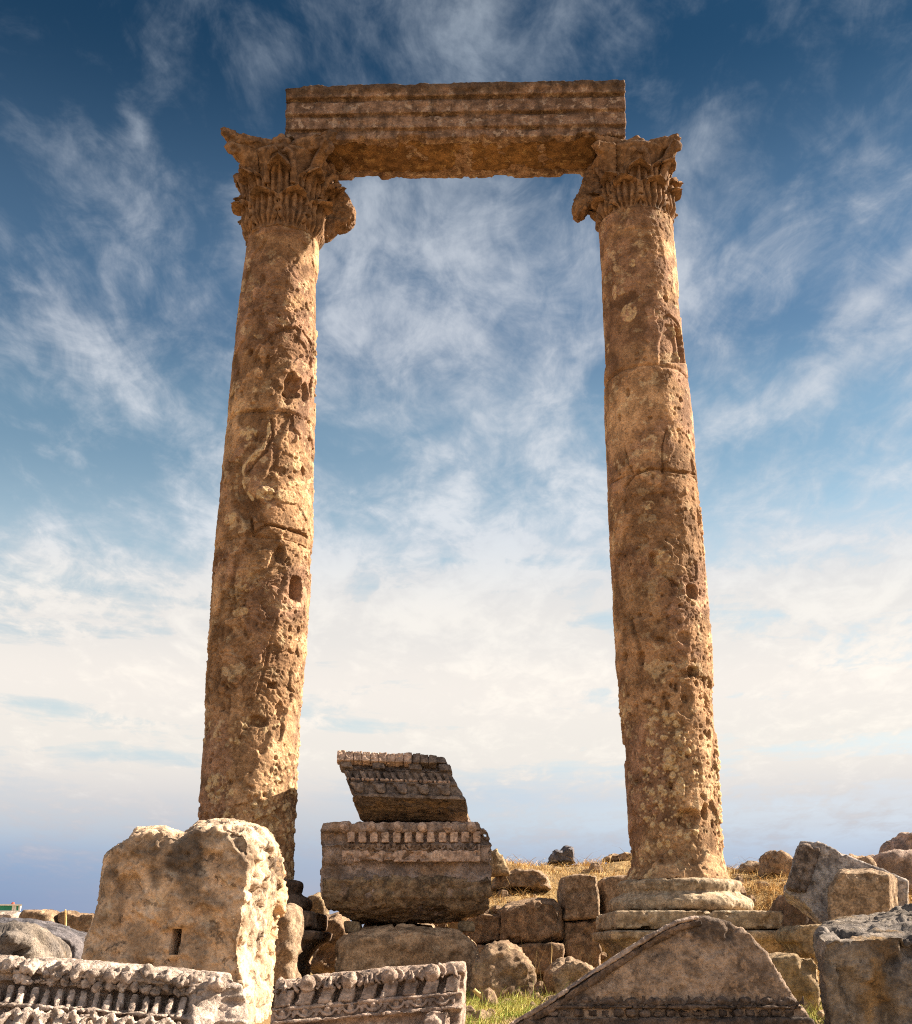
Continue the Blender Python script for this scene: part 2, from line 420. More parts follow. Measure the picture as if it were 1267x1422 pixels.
class Shaft:
    def __init__(s, rows, d, seed):
        s.d = d; s.z, s.r, s.x = edge_table(rows, d); s.seed = seed
    def rad(s, z): return np.interp(z, s.z, s.r)
    def hit(s, px, py):
        r = ray(px, py); R0 = .44
        for _ in range(3):
            a = r[0] ** 2 + r[1] ** 2; b = -2 * (r[0] * s.x + r[1] * s.d); c = s.x ** 2 + s.d ** 2 - R0 ** 2
            disc = b * b - 4 * a * c
            t = (-b - math.sqrt(disc)) / (2 * a) if disc > 0 else -b / (2 * a)
            q = V(0, 0, CZ) + r * t; R0 = float(s.rad(q[2]))
        return math.atan2(q[0] - s.x, -(q[1] - s.d)), q[2], t * .0   # angle 0 faces the camera
    def mpx(s, py):      # metres per pixel near that row
        p = P(633, py, s.d); zc = s.d * math.cos(TH) + (p[2] - CZ) * math.sin(TH); return zc / FOC

    def build(s, parent, joints, feats, mat):
        """joints: z values from bottom to top; one drum mesh between each two"""
        drums = []
        NT_ = 380
        th = np.arange(NT_) * 2 * math.pi / NT_
        for k in range(len(joints) - 1):
            za, zb = joints[k], joints[k + 1]
            nz = max(int((zb - za) / .0075), 8)
            z = np.linspace(za, zb, nz)
            Z, T = np.meshgrid(z, th, indexing='ij'); Z = Z.ravel(); T = T.ravel()
            r0 = s.rad(Z)
            p = np.stack([s.x + r0 * np.sin(T), s.d - r0 * np.cos(T), Z], 1)
            dsp, tone, light = s.relief(p, T, Z, r0, feats, k)
            e = np.minimum(Z - za, zb - Z)
            # chipped joint edges
            chip = .5 + .9 * fbm(p * 4.0, 3, s.seed + 60)
            lo = (Z - za) < (zb - Z)
            if k > 0: dsp -= np.where(lo, .035 * np.clip(chip, 0.05, 1) * sst(.045, .0, e), 0)
            if k < len(joints) - 2: dsp -= np.where(~lo, .03 * np.clip(1 - chip, 0.05, 1) * sst(.035, .0, e), 0)
            r = r0 + dsp
            v = np.stack([s.x + r * np.sin(T), s.d - r * np.cos(T), Z], 1)
            idx = np.arange(nz * NT_).reshape(nz, NT_)
            q = np.stack([idx[:-1], np.roll(idx[:-1], -1, 1), np.roll(idx[1:], -1, 1), idx[1:]], -1).reshape(-1, 4)
            n0 = len(v)
            v = np.concatenate([v, [[s.x, s.d, za], [s.x, s.d, zb]]])
            c0 = np.stack([np.roll(idx[0], -1), idx[0], np.full(NT_, n0)], 1)
            c1 = np.stack([idx[-1], np.roll(idx[-1], -1), np.full(NT_, n0 + 1)], 1)
            tone = np.append(tone, [0, 0]); light = np.append(light, [0, 0])
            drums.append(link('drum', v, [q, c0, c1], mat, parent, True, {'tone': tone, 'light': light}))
        return drums

    def relief(s, p, T, Z, r0, F, k):
        sd = s.seed
        rg_ = F['rough'](Z)
        d = .016 * fbm(p * 1.3, 3, sd) + .010 * rg_ * fbm(p * 4.5, 3, sd + 1)
        warp = np.stack([fbm(p * 2.2, 2, sd + 20 + i) for i in range(3)], 1)
        q = p + warp * .35
        rd = ridged(q * V(3.5, 3.5, 7.0), 4, sd + 2)
        swirl = F['swirl'](Z)
        d += .011 * rg_ * (rd - .4) * (.35 + swirl)
        fl = ridged(q * V(8, 8, 19) + warp * 2.5, 2, sd + 7)        # flow bands
        d += swirl * .016 * (fl - .4)
        # flaked skins, one level below the surface with a sharp edge
        fk = fbm(p * V(1.7, 1.7, 1.15), 4, sd + 3) + .12 * fbm(p * 9, 2, sd + 4)
        flake = sst(.12, .15, fk)
        d -= .022 * rg_ * flake
        fk2 = fbm(p * V(3.1, 3.1, 2.4) + 9, 4, sd + 8)
        fl2 = sst(.24, .265, fk2); d -= .014 * rg_ * fl2
        tone = np.clip(flake * .7 + fl2 * .4 + .75 * swirl * sst(.45, .0, fl) * sst(-.3, .3, fbm(p * 1.9, 2, sd + 70)), 0, 1)
        light = np.zeros(len(p))
        # pits
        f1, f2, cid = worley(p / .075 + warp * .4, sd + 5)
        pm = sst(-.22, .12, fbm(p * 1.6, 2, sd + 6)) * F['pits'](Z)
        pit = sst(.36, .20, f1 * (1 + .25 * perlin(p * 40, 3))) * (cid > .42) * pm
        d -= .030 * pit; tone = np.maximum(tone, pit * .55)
        g1, g2, gid = worley(p / V(.034, .034, .042), sd + 15)
        pit2 = sst(.36, .18, g1) * (gid > .6) * F['pits'](Z)
        d -= .012 * pit2
        # embedded pebbles
        pb = F['pebbles'](Z) * sst(-.25, .1, fbm(p * 2.1, 2, sd + 16))
        w1, w2, wid = worley(p / V(.062, .062, .07) + warp * .3, sd + 25)
        dome = np.sqrt(np.clip(1 - (w1 / .52) ** 2, 0, 1)) * (wid > .3) * pb
        x1, x2, xid = worley(p / .032, sd + 35)
        dome2 = np.sqrt(np.clip(1 - (x1 / .52) ** 2, 0, 1)) * (xid > .35) * pb
        d += .017 * dome + .008 * dome2 - .010 * pb
        tone = np.clip(np.maximum(tone, pb * .65 * (1 - np.maximum(dome, dome2))) * (1 - .9 * np.maximum(dome, dome2) * (pb > .3)), 0, 1)
        light = np.maximum(light, np.where((wid > .55), dome, 0) * (.35 + .65 * wid))
        light = np.maximum(light, np.where((xid > .62), dome2, 0) * .5)
        d += (.0055 * fbm(p * 24, 3, sd + 9) + .0035 * ridged(p * 52, 2, sd + 10)) * (.4 + .6 * rg_)
        # the marks one can point at in the photo
        def local(px, py):
            a, z, _ = s.hit(px, py)
            da = (T - a + math.pi) % (2 * math.pi) - math.pi
            return da * r0, Z - z, s.mpx(py)
        wob = 1 + .22 * fbm(p * 14, 2, sd + 41)
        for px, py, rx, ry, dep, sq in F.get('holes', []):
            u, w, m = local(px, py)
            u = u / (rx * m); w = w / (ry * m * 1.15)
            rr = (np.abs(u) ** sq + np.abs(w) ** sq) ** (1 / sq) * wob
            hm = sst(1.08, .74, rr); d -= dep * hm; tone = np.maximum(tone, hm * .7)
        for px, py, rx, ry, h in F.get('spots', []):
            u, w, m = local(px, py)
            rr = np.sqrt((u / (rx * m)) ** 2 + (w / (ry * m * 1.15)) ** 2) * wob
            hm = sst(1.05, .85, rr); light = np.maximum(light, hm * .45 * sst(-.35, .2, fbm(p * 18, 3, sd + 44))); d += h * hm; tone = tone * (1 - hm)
        for pts, wd, h, lt, tn in F.get('lines', []):
            best = np.full(len(p), 9.0)
            L = []
            for x, y in pts:
                a, z, _ = s.hit(x, y); L.append((a, z))
            m = s.mpx(pts[0][1])
            for (a0, z0), (a1, z1) in zip(L[:-1], L[1:]):
                du = ((T - a0 + math.pi) % (2 * math.pi) - math.pi) * r0; dw = Z - z0
                ex, ez = (a1 - a0) * .43, z1 - z0
                tt = np.clip((du * ex + dw * ez) / (ex * ex + ez * ez + 1e-9), 0, 1)
                best = np.minimum(best, np.hypot(du - tt * ex, dw - tt * ez))
            best = best + .030 * fbm(p * 9, 3, sd + 51) * (1 if lt else .5)
            lm = sst(wd * m * 1.1, wd * m * .5, best) * (sst(-.22, .12, fbm(p * 10, 3, sd + 54)) if lt else 1)
            d += h * lm; light = np.maximum(light, lt * lm); tone = np.maximum(tone * (1 - lm * (lt > 0)), tn * lm)
        for pts, dep, tn in F.get('areas', []):
            # polygon areas (px) set back from the face
            U = []
            a0, z0, _ = s.hit(*pts[0])
            for x, y in pts:
                a, z, _ = s.hit(x, y); U.append(((a - a0) * .43, z - z0))
            U = np.array(U)
            du = ((T - a0 + math.pi) % (2 * math.pi) - math.pi) * .43 + .03 * fbm(p * 7, 3, sd + 61); dw = Z - z0 + .03 * fbm(p * 7 + 40, 3, sd + 62)
            inside = np.zeros(len(p), bool); dist = np.full(len(p), 9.0)
            for i in range(len(U)):
                (xa, ya), (xb, yb) = U[i - 1], U[i]
                cond = ((ya > dw) != (yb > dw)) & (du < (xb - xa) * (dw - ya) / (yb - ya + 1e-12) + xa)
                inside ^= cond
                ex, ez = xb - xa, yb - ya
                tt = np.clip(((du - xa) * ex + (dw - ya) * ez) / (ex * ex + ez * ez + 1e-9), 0, 1)
                dist = np.minimum(dist, np.hypot(du - xa - tt * ex, dw - ya - tt * ez))
            am = np.where(inside, sst(0, .03, dist), 0)
            d -= dep * am; tone = np.clip(np.maximum(tone, tn * am), 0, 1)
        return d, tone, light

def bands(*pairs):
    xs = [a for a, b in pairs]; ys = [b for a, b in pairs]
    return lambda z: np.interp(z, xs, ys)

DL, DR = 11.25, 11.1
rowsL = [(1215, 270, 408), (1140, 274, 408), (1100, 277, 410), (1000, 285, 415), (900, 290, 423), (800, 296, 429), (745, 300, 432), (700, 305, 433), (600, 317, 438), (500, 326, 440), (400, 340, 443), (340, 345, 444), (310, 347, 446)]
rowsR = [(1222, 862, 1010), (1205, 868, 1003), (1190, 870, 1000), (1100, 868, 997), (1000, 862, 991), (900, 857, 988), (800, 852, 980), (700, 848, 974), (660, 847, 970), (600, 846, 966), (520, 843, 957), (500, 843, 952), (400, 837, 941), (320, 833, 934), (290, 832, 932)]
shL, shR = Shaft(rowsL, DL, 3), Shaft(rowsR, DR, 57)
zL = lambda y: P(360, y, DL - .42)[2]
zR = lambda y: P(910, y, DR - .42)[2]

fL = dict(
    rough=bands((zL(1100), 1), (zL(420), 1), (zL(360), .7)),
    swirl=bands((zL(1010), 0), (zL(960), .9), (zL(760), 1), (zL(730), .25), (zL(560), .15), (zL(420), .5), (zL(340), .2)),
    pits=bands((zL(1150), 1), (zL(960), .9), (zL(780), .45), (zL(700), .6), (zL(500), .8), (zL(380), .4)),
    pebbles=bands((zL(1200), .9), (zL(1010), .8), (zL(960), .15), (zL(740), .0), (zL(690), .35), (zL(600), .3), (zL(560), 0)),
    holes=[(411, 817, 11, 15, .13, 4), (379, 951, 7, 4, .07, 6), (408, 536, 13, 15, .10, 3), (424, 545, 8, 14, .06, 2), (398, 548, 7, 8, .05, 2), (345, 488, 4, 5, .05, 2), (371, 501, 4, 9, .05, 2),
           (421, 654, 5, 6, .06, 2), (432, 500, 4, 14, .05, 2), (433, 540, 5, 16, .05, 2), (358, 1001, 14, 7, .06, 3), (390, 985, 7, 9, .03, 2), (415, 875, 4, 5, .04, 2), (402, 873, 3, 4, .04, 2), (372, 1145, 20, 10, .03, 2),
           (390, 770, 6, 10, .05, 2), (375, 690, 9, 7, .03, 2), (400, 395, 3, 7, .02, 2), (425, 425, 2.5, 6, .02, 2)],
    spots=[(345, 600, 14, 10, .004), (413, 640, 9, 14, .004), (320, 720, 12, 8, .015), (347, 605, 6, 8, .003), (398, 690, 22, 8, .018), (370, 685, 13, 9, .016), (290, 1090, 5, 10, .004), (305, 1085, 5, 8, .004), (342, 815, 6, 5, .01), (331, 848, 14, 6, .012)],
    lines=[([(362, 572), (368, 595), (352, 620), (334, 640), (326, 662), (334, 685), (350, 705), (368, 722)], 7, -.022, 0, 1.0), ([(345, 728), (338, 712), (322, 700)], 6, -.02, 0, .9), ([(400, 578), (385, 605), (382, 640), (372, 668)], 5, -.018, 0, .9), ([(390, 760), (372, 790), (350, 800), (335, 830), (345, 860)], 5, -.022, 0, .8), ([(330, 770), (320, 810), (325, 850), (345, 885)], 4, -.018, 0, .7), ([(372, 575), (374, 600), (362, 625), (345, 640), (335, 655), (338, 675), (352, 692)], 2.6, .006, .8, 0), ([(377, 580), (380, 602), (368, 628), (351, 645), (342, 660)], 2.0, -.03, 0, .9),
           ([(360, 690), (385, 678), (415, 672), (436, 668)], 4, .008, .6, 0), ([(348, 720), (352, 740), (372, 728), (400, 735), (430, 748)], 2.5, -.05, 0, 1.0),
           ([(352, 500), (362, 480), (380, 462), (410, 455)], 2, -.02, 0, .5), ([(420, 460), (432, 478), (438, 500)], 2, -.03, 0, .7), ([(360, 500), (356, 530), (362, 560)], 2.5, .012, 0, .0),
           ([(385, 860), (376, 890), (370, 920), (358, 960)], 3, -.025, 0, .6)],
    areas=[([(327, 572), (345, 568), (398, 570), (425, 582), (395, 605), (372, 622), (365, 600), (333, 597)], .02, .95), ([(316, 640), (335, 640), (346, 680), (372, 700), (345, 728), (318, 702)], .025, .95), ([(372, 655), (390, 625), (422, 640), (400, 660)], .012, .5),
           ([(350, 330), (415, 320), (430, 345), (405, 375), (395, 440), (370, 445), (350, 375)], .012, .55), ([(345, 735), (395, 755), (400, 800), (385, 860), (370, 910), (345, 935), (315, 900), (310, 820)], .022, .45)])
fR = dict(
    rough=bands((zR(900), 1), (zR(700), .8), (zR(640), .45), (zR(300), .55)),
    swirl=bands((zR(1000), 0), (zR(930), .5), (zR(740), .5), (zR(680), .25), (zR(640), .1), (zR(400), .12)),
    pits=bands((zR(1200), 1), (zR(900), 1), (zR(760), .7), (zR(600), .45), (zR(300), .35)),
    pebbles=bands((zR(1215), .8), (zR(1000), 1), (zR(960), .75), (zR(930), .2), (zR(760), .1), (zR(700), 0)),
    holes=[(889, 913, 7, 9, .08, 2), (867, 912, 6, 5, .05, 2), (963, 932, 9, 6, .08, 3), (962, 822, 10, 9, .09, 3), (906, 777, 6, 9, .07, 2), (957, 1137, 17, 12, .10, 3), (980, 1127, 6, 9, .08, 2), (953, 970, 5, 5, .05, 2), (939, 958, 3, 3, .03, 2), (931, 1090, 4, 4, .04, 2), (950, 885, 10, 8, .03, 2),
           (972, 718, 5, 13, .07, 3), (978, 752, 9, 10, .05, 2), (963, 645, 5, 10, .04, 2), (886, 655, 5, 3, .03, 2), (872, 545, 3, 6, .03, 2), (860, 580, 2.5, 5, .03, 2), (945, 555, 3, 4, .03, 2), (925, 415, 4, 5, .03, 2), (925, 1185, 22, 14, .02, 2), (903, 580, 3, 2.5, .02, 2), (985, 1020, 4, 6, .04, 2), (895, 1075, 5, 4, .04, 2)],
    spots=[(852, 405, 5, 11, .004), (872, 433, 13, 13, .004), (843, 483, 4, 8, .004), (918, 771, 13, 12, .015), (905, 1010, 6, 9, .012), (926, 1000, 5, 5, .012), (928, 1052, 7, 12, .012), (945, 1093, 7, 12, .012), (934, 1053, 5, 7, .01), (878, 365, 5, 6, .004), (935, 402, 5, 8, .008), (899, 700, 10, 6, .008)],
    lines=[([(868, 675), (880, 660), (905, 650), (945, 655), (968, 660)], 2.0, -.03, 0, .8), ([(921, 655), (920, 620), (925, 600)], 1.4, -.022, 0, .8), ([(868, 625), (873, 645), (878, 655)], 1.5, -.02, 0, .7), ([(876, 860), (882, 880), (888, 900)], 4, -.04, 0, .8),
           ([(935, 455), (940, 490), (943, 505)], 2.5, .02, .5, 0), ([(900, 1010), (890, 1050)], 4, -.02, 0, .5), ([(925, 800), (945, 815)], 3, -.035, 0, .8), ([(915, 445), (930, 437), (945, 455), (952, 480)], 3, -.02, 0, .6)],
    areas=[([(936, 448), (943, 452), (951, 470), (958, 505), (944, 509), (940, 485)], .07, .5), ([(914, 506), (915, 470), (924, 448), (936, 450), (939, 480), (942, 506)], .022, .45), ([(870, 690), (940, 680), (955, 740), (945, 800), (930, 850), (895, 900), (880, 850), (876, 760)], .014, .6), ([(905, 858), (930, 850), (935, 890), (915, 900), (900, 885)], .012, .9), ([(848, 330), (915, 315), (925, 370), (905, 430), (875, 440), (855, 380)], .008, .4)])

def square_ring(cx, cy, z, h, nside=1):
    return np.array([(cx - h, cy - h, z), (cx + h, cy - h, z), (cx + h, cy + h, z), (cx - h, cy + h, z)])
def lathe(cx, cy, prof, n=96):
    a = np.arange(n) * 2 * math.pi / n
    return [np.stack([cx + r * np.cos(a), cy + r * np.sin(a), np.full(n, z)], 1) for r, z in prof]

def torus_prof(r, z0, z1, k=7):
    h = (z1 - z0) / 2; zc = (z0 + z1) / 2
    return [(r - h + h * math.cos(t), zc + h * math.sin(t)) for t in np.linspace(-math.pi / 2, math.pi / 2, k)]

def column_base(col, sh, d, cx, y_list, zground, right):
    """torus, scotia, torus on a plinth, on a moulded pedestal; y_list: rows in the photo for the steps"""
    x = sh.x; bm_ = M['base'] if right else M['baseshade']  # the left base takes the copy with shade in its colour
    za, zb, zc_, zd, ze, zf, zg = y_list
    mb = MB()
    pr = [(.30, zd)] + torus_prof(.655, zd, zc_ + .01) + [(.60, zc_ + .012), (.56, zc_ + .03), (.535, zb - .03), (.545, zb - .012), (.56, zb)] + torus_prof(.565, zb + .002, za) + [(.5, za + .004), (.3, za + .004)]
    mb.loft(lathe(x, d, pr))
    stone('column_base', mb, bm_, col, .014, 1, [(.008, .3, 3, 'f'), (.006, .08, 3, 'r'), (.004, .03, 3, 'r'), (.011, .12, 4, 'c')])
    h = .735
    mb = MB(); mb.loft([square_ring(cx, d, ze, h), square_ring(cx, d, zd - .003, h)])
    if right:   # broken corner
        cut = MB(); cut.prism(np.array([(cx + h - .06, d - h - .2, zd + .1), (cx + h + .1, d - h - .2, zd + .1), (cx + h + .1, d - h - .2, ze + .03), (cx + h - .02, d - h - .2, ze + .05)]), (0, .5, 0))
    else: cut = None
    stone('plinth', mb, bm_, col, .016, 2, [(.006, .3, 3, 'f'), (.006, .08, 3, 'r'), (.004, .03, 3, 'r'), (.024, .2, 4, 'c')], cut=cut)
    mb = MB()
    hh = lambda k: h + k
    mb.loft([square_ring(cx, d, z, q) for z, q in ((zground - .4, .60), (zg - .02, .60), (zg, .615), (zg + .05, .64), (zg + .055, .655), (zf - .02, .70), (zf, .745), (zf + .012, .775), (ze - .02, .785), (ze - .012, .775))])
    stone('pedestal', mb, bm_, col, .016, 2, [(.006, .3, 3, 'f'), (.006, .08, 3, 'r'), (.003, .03, 2, 'f'), (.014, .25, 3, 'c')])

# ---- capitals
def leaf_mesh(az, r_of_z, z0, h, W, out, curl, cx, cy, seed, stand=.04):
    """an acanthus leaf with lobes, ribs and a curling tip, as a closed shell"""
    nu, nv = 65, 48
    u = np.linspace(-1, 1, nu); v = np.linspace(0, 1, nv)
    Vv, U = np.meshgrid(v, u, indexing='ij')
    # centre line in (outward, height): up along the bell, then over in a drooping tip
    kv = [0, .25, .5, .68, .80, .89, .95, 1.0]
    o = np.interp(v, kv, [0, .01, .03, .065, .125, .20, .245, .27]) * h * curl
    z = np.interp(v, kv, [0, .28, .56, .77, .90, .965, .955, .90]) * h
    ker = np.ones(5) / 5
    o = np.convolve(np.pad(o, 2, mode='edge'), ker, 'valid'); z = np.convolve(np.pad(z, 2, mode='edge'), ker, 'valid')
    ang = np.arctan2(np.gradient(o), np.gradient(z))
    wv = W * (.70 + .40 * np.sin(np.pi * np.clip(v * .95, 0, 1))) * np.where(v > .66, np.sqrt(np.clip(1 - ((v - .66) / .40) ** 2, 0, 1)), 1)
    lobes = 1 - .26 * np.abs(np.sin(v * math.pi * 4.0)) ** 4
    zz = z0 + z[:, None] + 0 * U - .10 * h * np.abs(U) ** 1.5 * sst(.1, .7, v)[:, None]
    rad = np.array([r_of_z(q) for q in zz.ravel()]).reshape(zz.shape) if False else r_of_z(zz)
    arc = wv[:, None] * U * (1 - (1 - lobes)[:, None] * np.abs(U) ** 3)
    phi = U * 0 + az + arc / (rad + .05)
    cup = (sst(0, .2, v) * (1 - sst(.72, .92, v)))[:, None]
    rib = 0 * U
    for g in (.20, .60):      # drilled grooves fanning up the leaf
        gg = g * (1 + .25 * (Vv - .5))
        rib = rib - .05 * np.exp(-((np.abs(U) - gg) / .09) ** 2)
    ro = rad + .012 + (stand - .012) * sst(0, .3, v)[:, None] + o[:, None] * out + rib * cup + .018 * np.exp(-(U / .10) ** 2) - .020 * np.abs(U) ** 3 + .010 * fbm(np.stack([U * 2 + seed, Vv * 3, 0 * U], -1).reshape(-1, 3), 2, seed).reshape(U.shape)
    def pos(rr): return np.stack([cx + rr * np.sin(phi), cy - rr * np.cos(phi), zz], -1).reshape(-1, 3)
    front = pos(ro); th = .07
    # back side: offset along inward/downwards
    nb_o = ro - th * np.cos(ang)[:, None]; zb = zz - th * np.sin(-ang)[:, None] * 0 - th * np.sin(ang)[:, None] * 1.0
    back = np.stack([cx + nb_o * np.sin(phi), cy - nb_o * np.cos(phi), zb], -1).reshape(-1, 3)
    back = back - 0
    vv = np.concatenate([front, back]); n = nu * nv
    idx = np.arange(n).reshape(nv, nu)
    q = np.stack([idx[:-1, :-1], idx[:-1, 1:], idx[1:, 1:], idx[1:, :-1]], -1).reshape(-1, 4)
    qb = q[:, ::-1] + n
    rim = np.concatenate([idx[0, :-1], idx[:-1, -1], idx[-1, :0:-1], idx[:0:-1, 0]])
    rn = np.roll(rim, -1)
    qr = np.stack([rn, rim, rim + n, rn + n], 1)
    f = [np.concatenate([q, qb, qr])]
    vv = vv + normals_v(vv, f) * (.008 * fbm(vv * 9, 3, seed) + .005 * fbm(vv * 30, 2, seed))[:, None]
    return vv, f

def capital(col, sh, d, z0, z1, mat, seed, rot=0.0, broken=(), wide=1.0):
    x, H = sh.x, z1 - z0
    rn = float(sh.rad(z0))
    hz = [0, .06, .3, .6, .8, .86, .9]; hr = [rn * q * (1 - (1 - wide) * .5 * min(1, k_ / 3)) for k_, q in enumerate((.97, .95, .93, .98, 1.22, 1.32, 1.28))]
    r_of_z = lambda z: np.interp((z - z0) / H, hz, hr)
    mb = MB(); mb.loft(lathe(x, d, [(.2, z0)] + [(b, z0 + a * H) for a, b in zip(hz, hr)] + [(.2, z0 + .9 * H)]))
    bell = stone('capital', mb, mat, col, .016, 2, [(.012, .2, 3, 'f'), (.006, .05, 3, 'r'), (.003, .02, 2, 'f')])
    k = 0
    for row, (n, off, hh, W, out, curl) in enumerate(((8, .5, .46, .172, 1.0, .62), (8, 0, .80, .182, .85, .78))):
        for i in range(n):
            az = rot + (i + off) * 2 * math.pi / n
            k += 1
            q = 1 - (.10 + .22 * (random.random() < .3)) * random.random()
            c2 = curl * (1 - .35 * random.random())
            v, f = leaf_mesh(az, r_of_z, z0 + .005, hh * H * q, W, out * wide * (.85 + .25 * random.random()), c2, x, d, seed + k, .085 if row == 0 else .045)
            link('acanthus_leaf', v, f, mat, bell)
    # abacus: concave sides, cut corners
    def abacus_ring(z, half, cut=.045, sag=.215, m=15):
        pts = []
        for sde in range(4):
            a = rot + sde * math.pi / 2
            for j in range(m):
                t = -1 + 2 * j / (m - 1)
                lx = t * (half - cut); ly = -(half - sag * (1 - t * t) * half / .64)
                # local side faces the camera at a=0
                px_ = lx * math.cos(a) - ly * math.sin(a); py_ = lx * math.sin(a) + ly * math.cos(a)
                pts.append((x + px_, d + py_, z))
        return np.array(pts)
    hb = .675 * wide
    mb = MB(); mb.loft([abacus_ring(z1 - .155, hb * .86), abacus_ring(z1 - .12, hb * .93), abacus_ring(z1 - .085, hb * .96), abacus_ring(z1 - .08, hb), abacus_ring(z1, hb * 1.01)])
    cut = None
    if broken:
        cut = MB()
        for az, rr, zz, sz in broken:
            cut.ell((x + rr * math.sin(az), d - rr * math.cos(az), zz), (sz, sz, sz), n=10)
    stone('abacus', mb, mat, bell, .014, 1, [(.014, .2, 3, 'f'), (.006, .05, 3, 'r'), (.004, .02, 2, 'f'), (.02, .2, 3, 'c')], cut=cut)
    for i in range(4):     # corner volutes with the leaf that carries them
        az = rot + (i + .5) * math.pi / 2
        dr = V(math.sin(az), -math.cos(az), 0)
        def rz(r, z): return V(x, d, z0) + dr * (.40 + (r - .40) * (1 - (1 - wide) * 1.6)) + V(0, 0, z * H)
        path = [rz(.40, .46), rz(.45, .58), rz(.53, .70), rz(.64, .79), rz(.755, .85), rz(.81, .85), rz(.83, .81), rz(.80, .77), rz(.76, .77), rz(.745, .80), rz(.765, .82)]
        rad = [.045, .06, .068, .068, .056, .046, .040, .036, .034, .03, .026]
        mb = MB(); mb.tube(path, rad, 10, up=np.cross(dr, V(0, 0, 1)), flat=.8)
        t2 = V(-dr[1], dr[0], 0)
        mb.prism([rz(.40, .55) + t2 * .075, rz(.62, .74) + t2 * .055, rz(.84, .875) + t2 * .03, rz(.52, .87) + t2 * .14], -t2 * .13)
        stone('volute', mb, mat, bell, .013, 2, [(.012, .15, 3, 'f'), (.008, .05, 3, 'r'), (.004, .02, 2, 'f')])
        for sgn in (-1, 1):   # inner helices rising to the middle of each side
            a2 = rot + i * math.pi / 2 + sgn * R(19)
            def rq(r, z, a): return V(x + r * wide * math.sin(a), d - r * wide * math.cos(a), z0 + z * H)
            a3 = rot + i * math.pi / 2
            pth = [rq(.45, .48, a2), rq(.48, .60, a2), rq(.52, .70, a3 + sgn * R(16)), rq(.57, .78, a3 + sgn * R(11)), rq(.585, .80, a3 + sgn * R(6)), rq(.58, .765, a3 + sgn * R(3.5)), rq(.58, .745, a3 + sgn * R(6))]
            mb = MB(); mb.tube(pth, [.04, .045, .045, .042, .04, .036, .03], 8)
            stone('helix', mb, mat, bell, .013, 1, [(.008, .1, 3, 'f'), (.004, .03, 2, 'f')])
    for i in range(4):
        az = rot + i * math.pi / 2
        dr = V(math.sin(az), -math.cos(az), 0); t2 = V(math.cos(az), math.sin(az), 0)
        c = V(x, d, z1 - .10) + dr * .50 * wide
        mb = MB()
        fr = Frame(c, t2, dr)
        for j in range(5):
            a = j * 2 * math.pi / 5 + .3
            mb.ell((.062 * math.cos(a), .066 * math.sin(a), .01), (.052, .052, .05), fr, 10)
        mb.ell((0, 0, .04), (.036, .036, .04), fr, 10)
        mb.box((-.06, -.08, -.12), (.06, .08, .0), fr)
        stone('rosette', mb, mat, bell, .012, 1, [(.012, .1, 3, 'f'), (.005, .03, 2, 'f')])
    return bell

zLcap0, zRcap0 = P(395, 314, DL - .40)[2], P(882, 288, DR - .40)[2]
zTOP = 8.62 + .0
zCAP1 = P(398, 189, DL - .50)[2]
zCAP1R = P(880, 181, DR - .50)[2]

zfr = lambda y: P(947, y, DR - .735)[2]
ys = [zfr(1217) + .02, zfr(1240) + .012, zfr(1243), zfr(1262.5), zfr(1290), zfr(1309), zfr(1328)]
def fixy(sh, d):   # torus rows sit on their own radii
    f = lambda y, r: P(947, y, d - r)[2]
    return [f(1219, .56), f(1233, .56), f(1244, .65), f(1264, .735), f(1290, .735), f(1306, .76), f(1330, .62)]

colL = thing('stone_column', (shL.x, DL, .7), 'weathered column with swirling veins, rising behind the tan boulder with the square slot', 'column', 'standing Corinthian columns')
colR = thing('stone_column', (shR.x, DR, .7), 'pitted column with pebbly lower shaft standing on an exposed moulded square base', 'column', 'standing Corinthian columns')
yl = fixy(shL, DL); yr = fixy(shR, DR)
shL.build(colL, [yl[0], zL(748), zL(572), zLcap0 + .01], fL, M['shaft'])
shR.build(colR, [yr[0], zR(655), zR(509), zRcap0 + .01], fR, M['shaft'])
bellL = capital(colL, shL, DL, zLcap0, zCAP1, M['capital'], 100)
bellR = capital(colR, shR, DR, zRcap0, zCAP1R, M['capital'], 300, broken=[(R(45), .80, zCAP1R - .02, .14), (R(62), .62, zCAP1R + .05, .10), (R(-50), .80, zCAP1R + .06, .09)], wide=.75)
for bell_, px_, d_ in ((bellL, [(440, 326), (442, 300), (450, 284), (458, 262), (474, 257), (486, 274), (494, 290), (492, 303), (481, 311), (466, 313), (454, 326)], DL + .10), (bellR, [(797, 292), (797, 276), (806, 262), (812, 238), (824, 222), (836, 240), (842, 280), (838, 300), (826, 284), (818, 283), (814, 295), (803, 298)], DR - .02)):
    # the broken corner scroll hanging on the inner side of each capital
    rock('hanging_volute', px_, d_, .22, M['capital'], vox=.012, sm=1, spec=[(.015, .2, 3, 'f'), (.020, .07, 3, 'r'), (.006, .03, 3, 'r'), (.01, .1, 3, 'c')], parent=bell_, front=.7)
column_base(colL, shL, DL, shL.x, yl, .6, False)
column_base(colR, shR, DR, shR.x + .04, yr, .6, True)

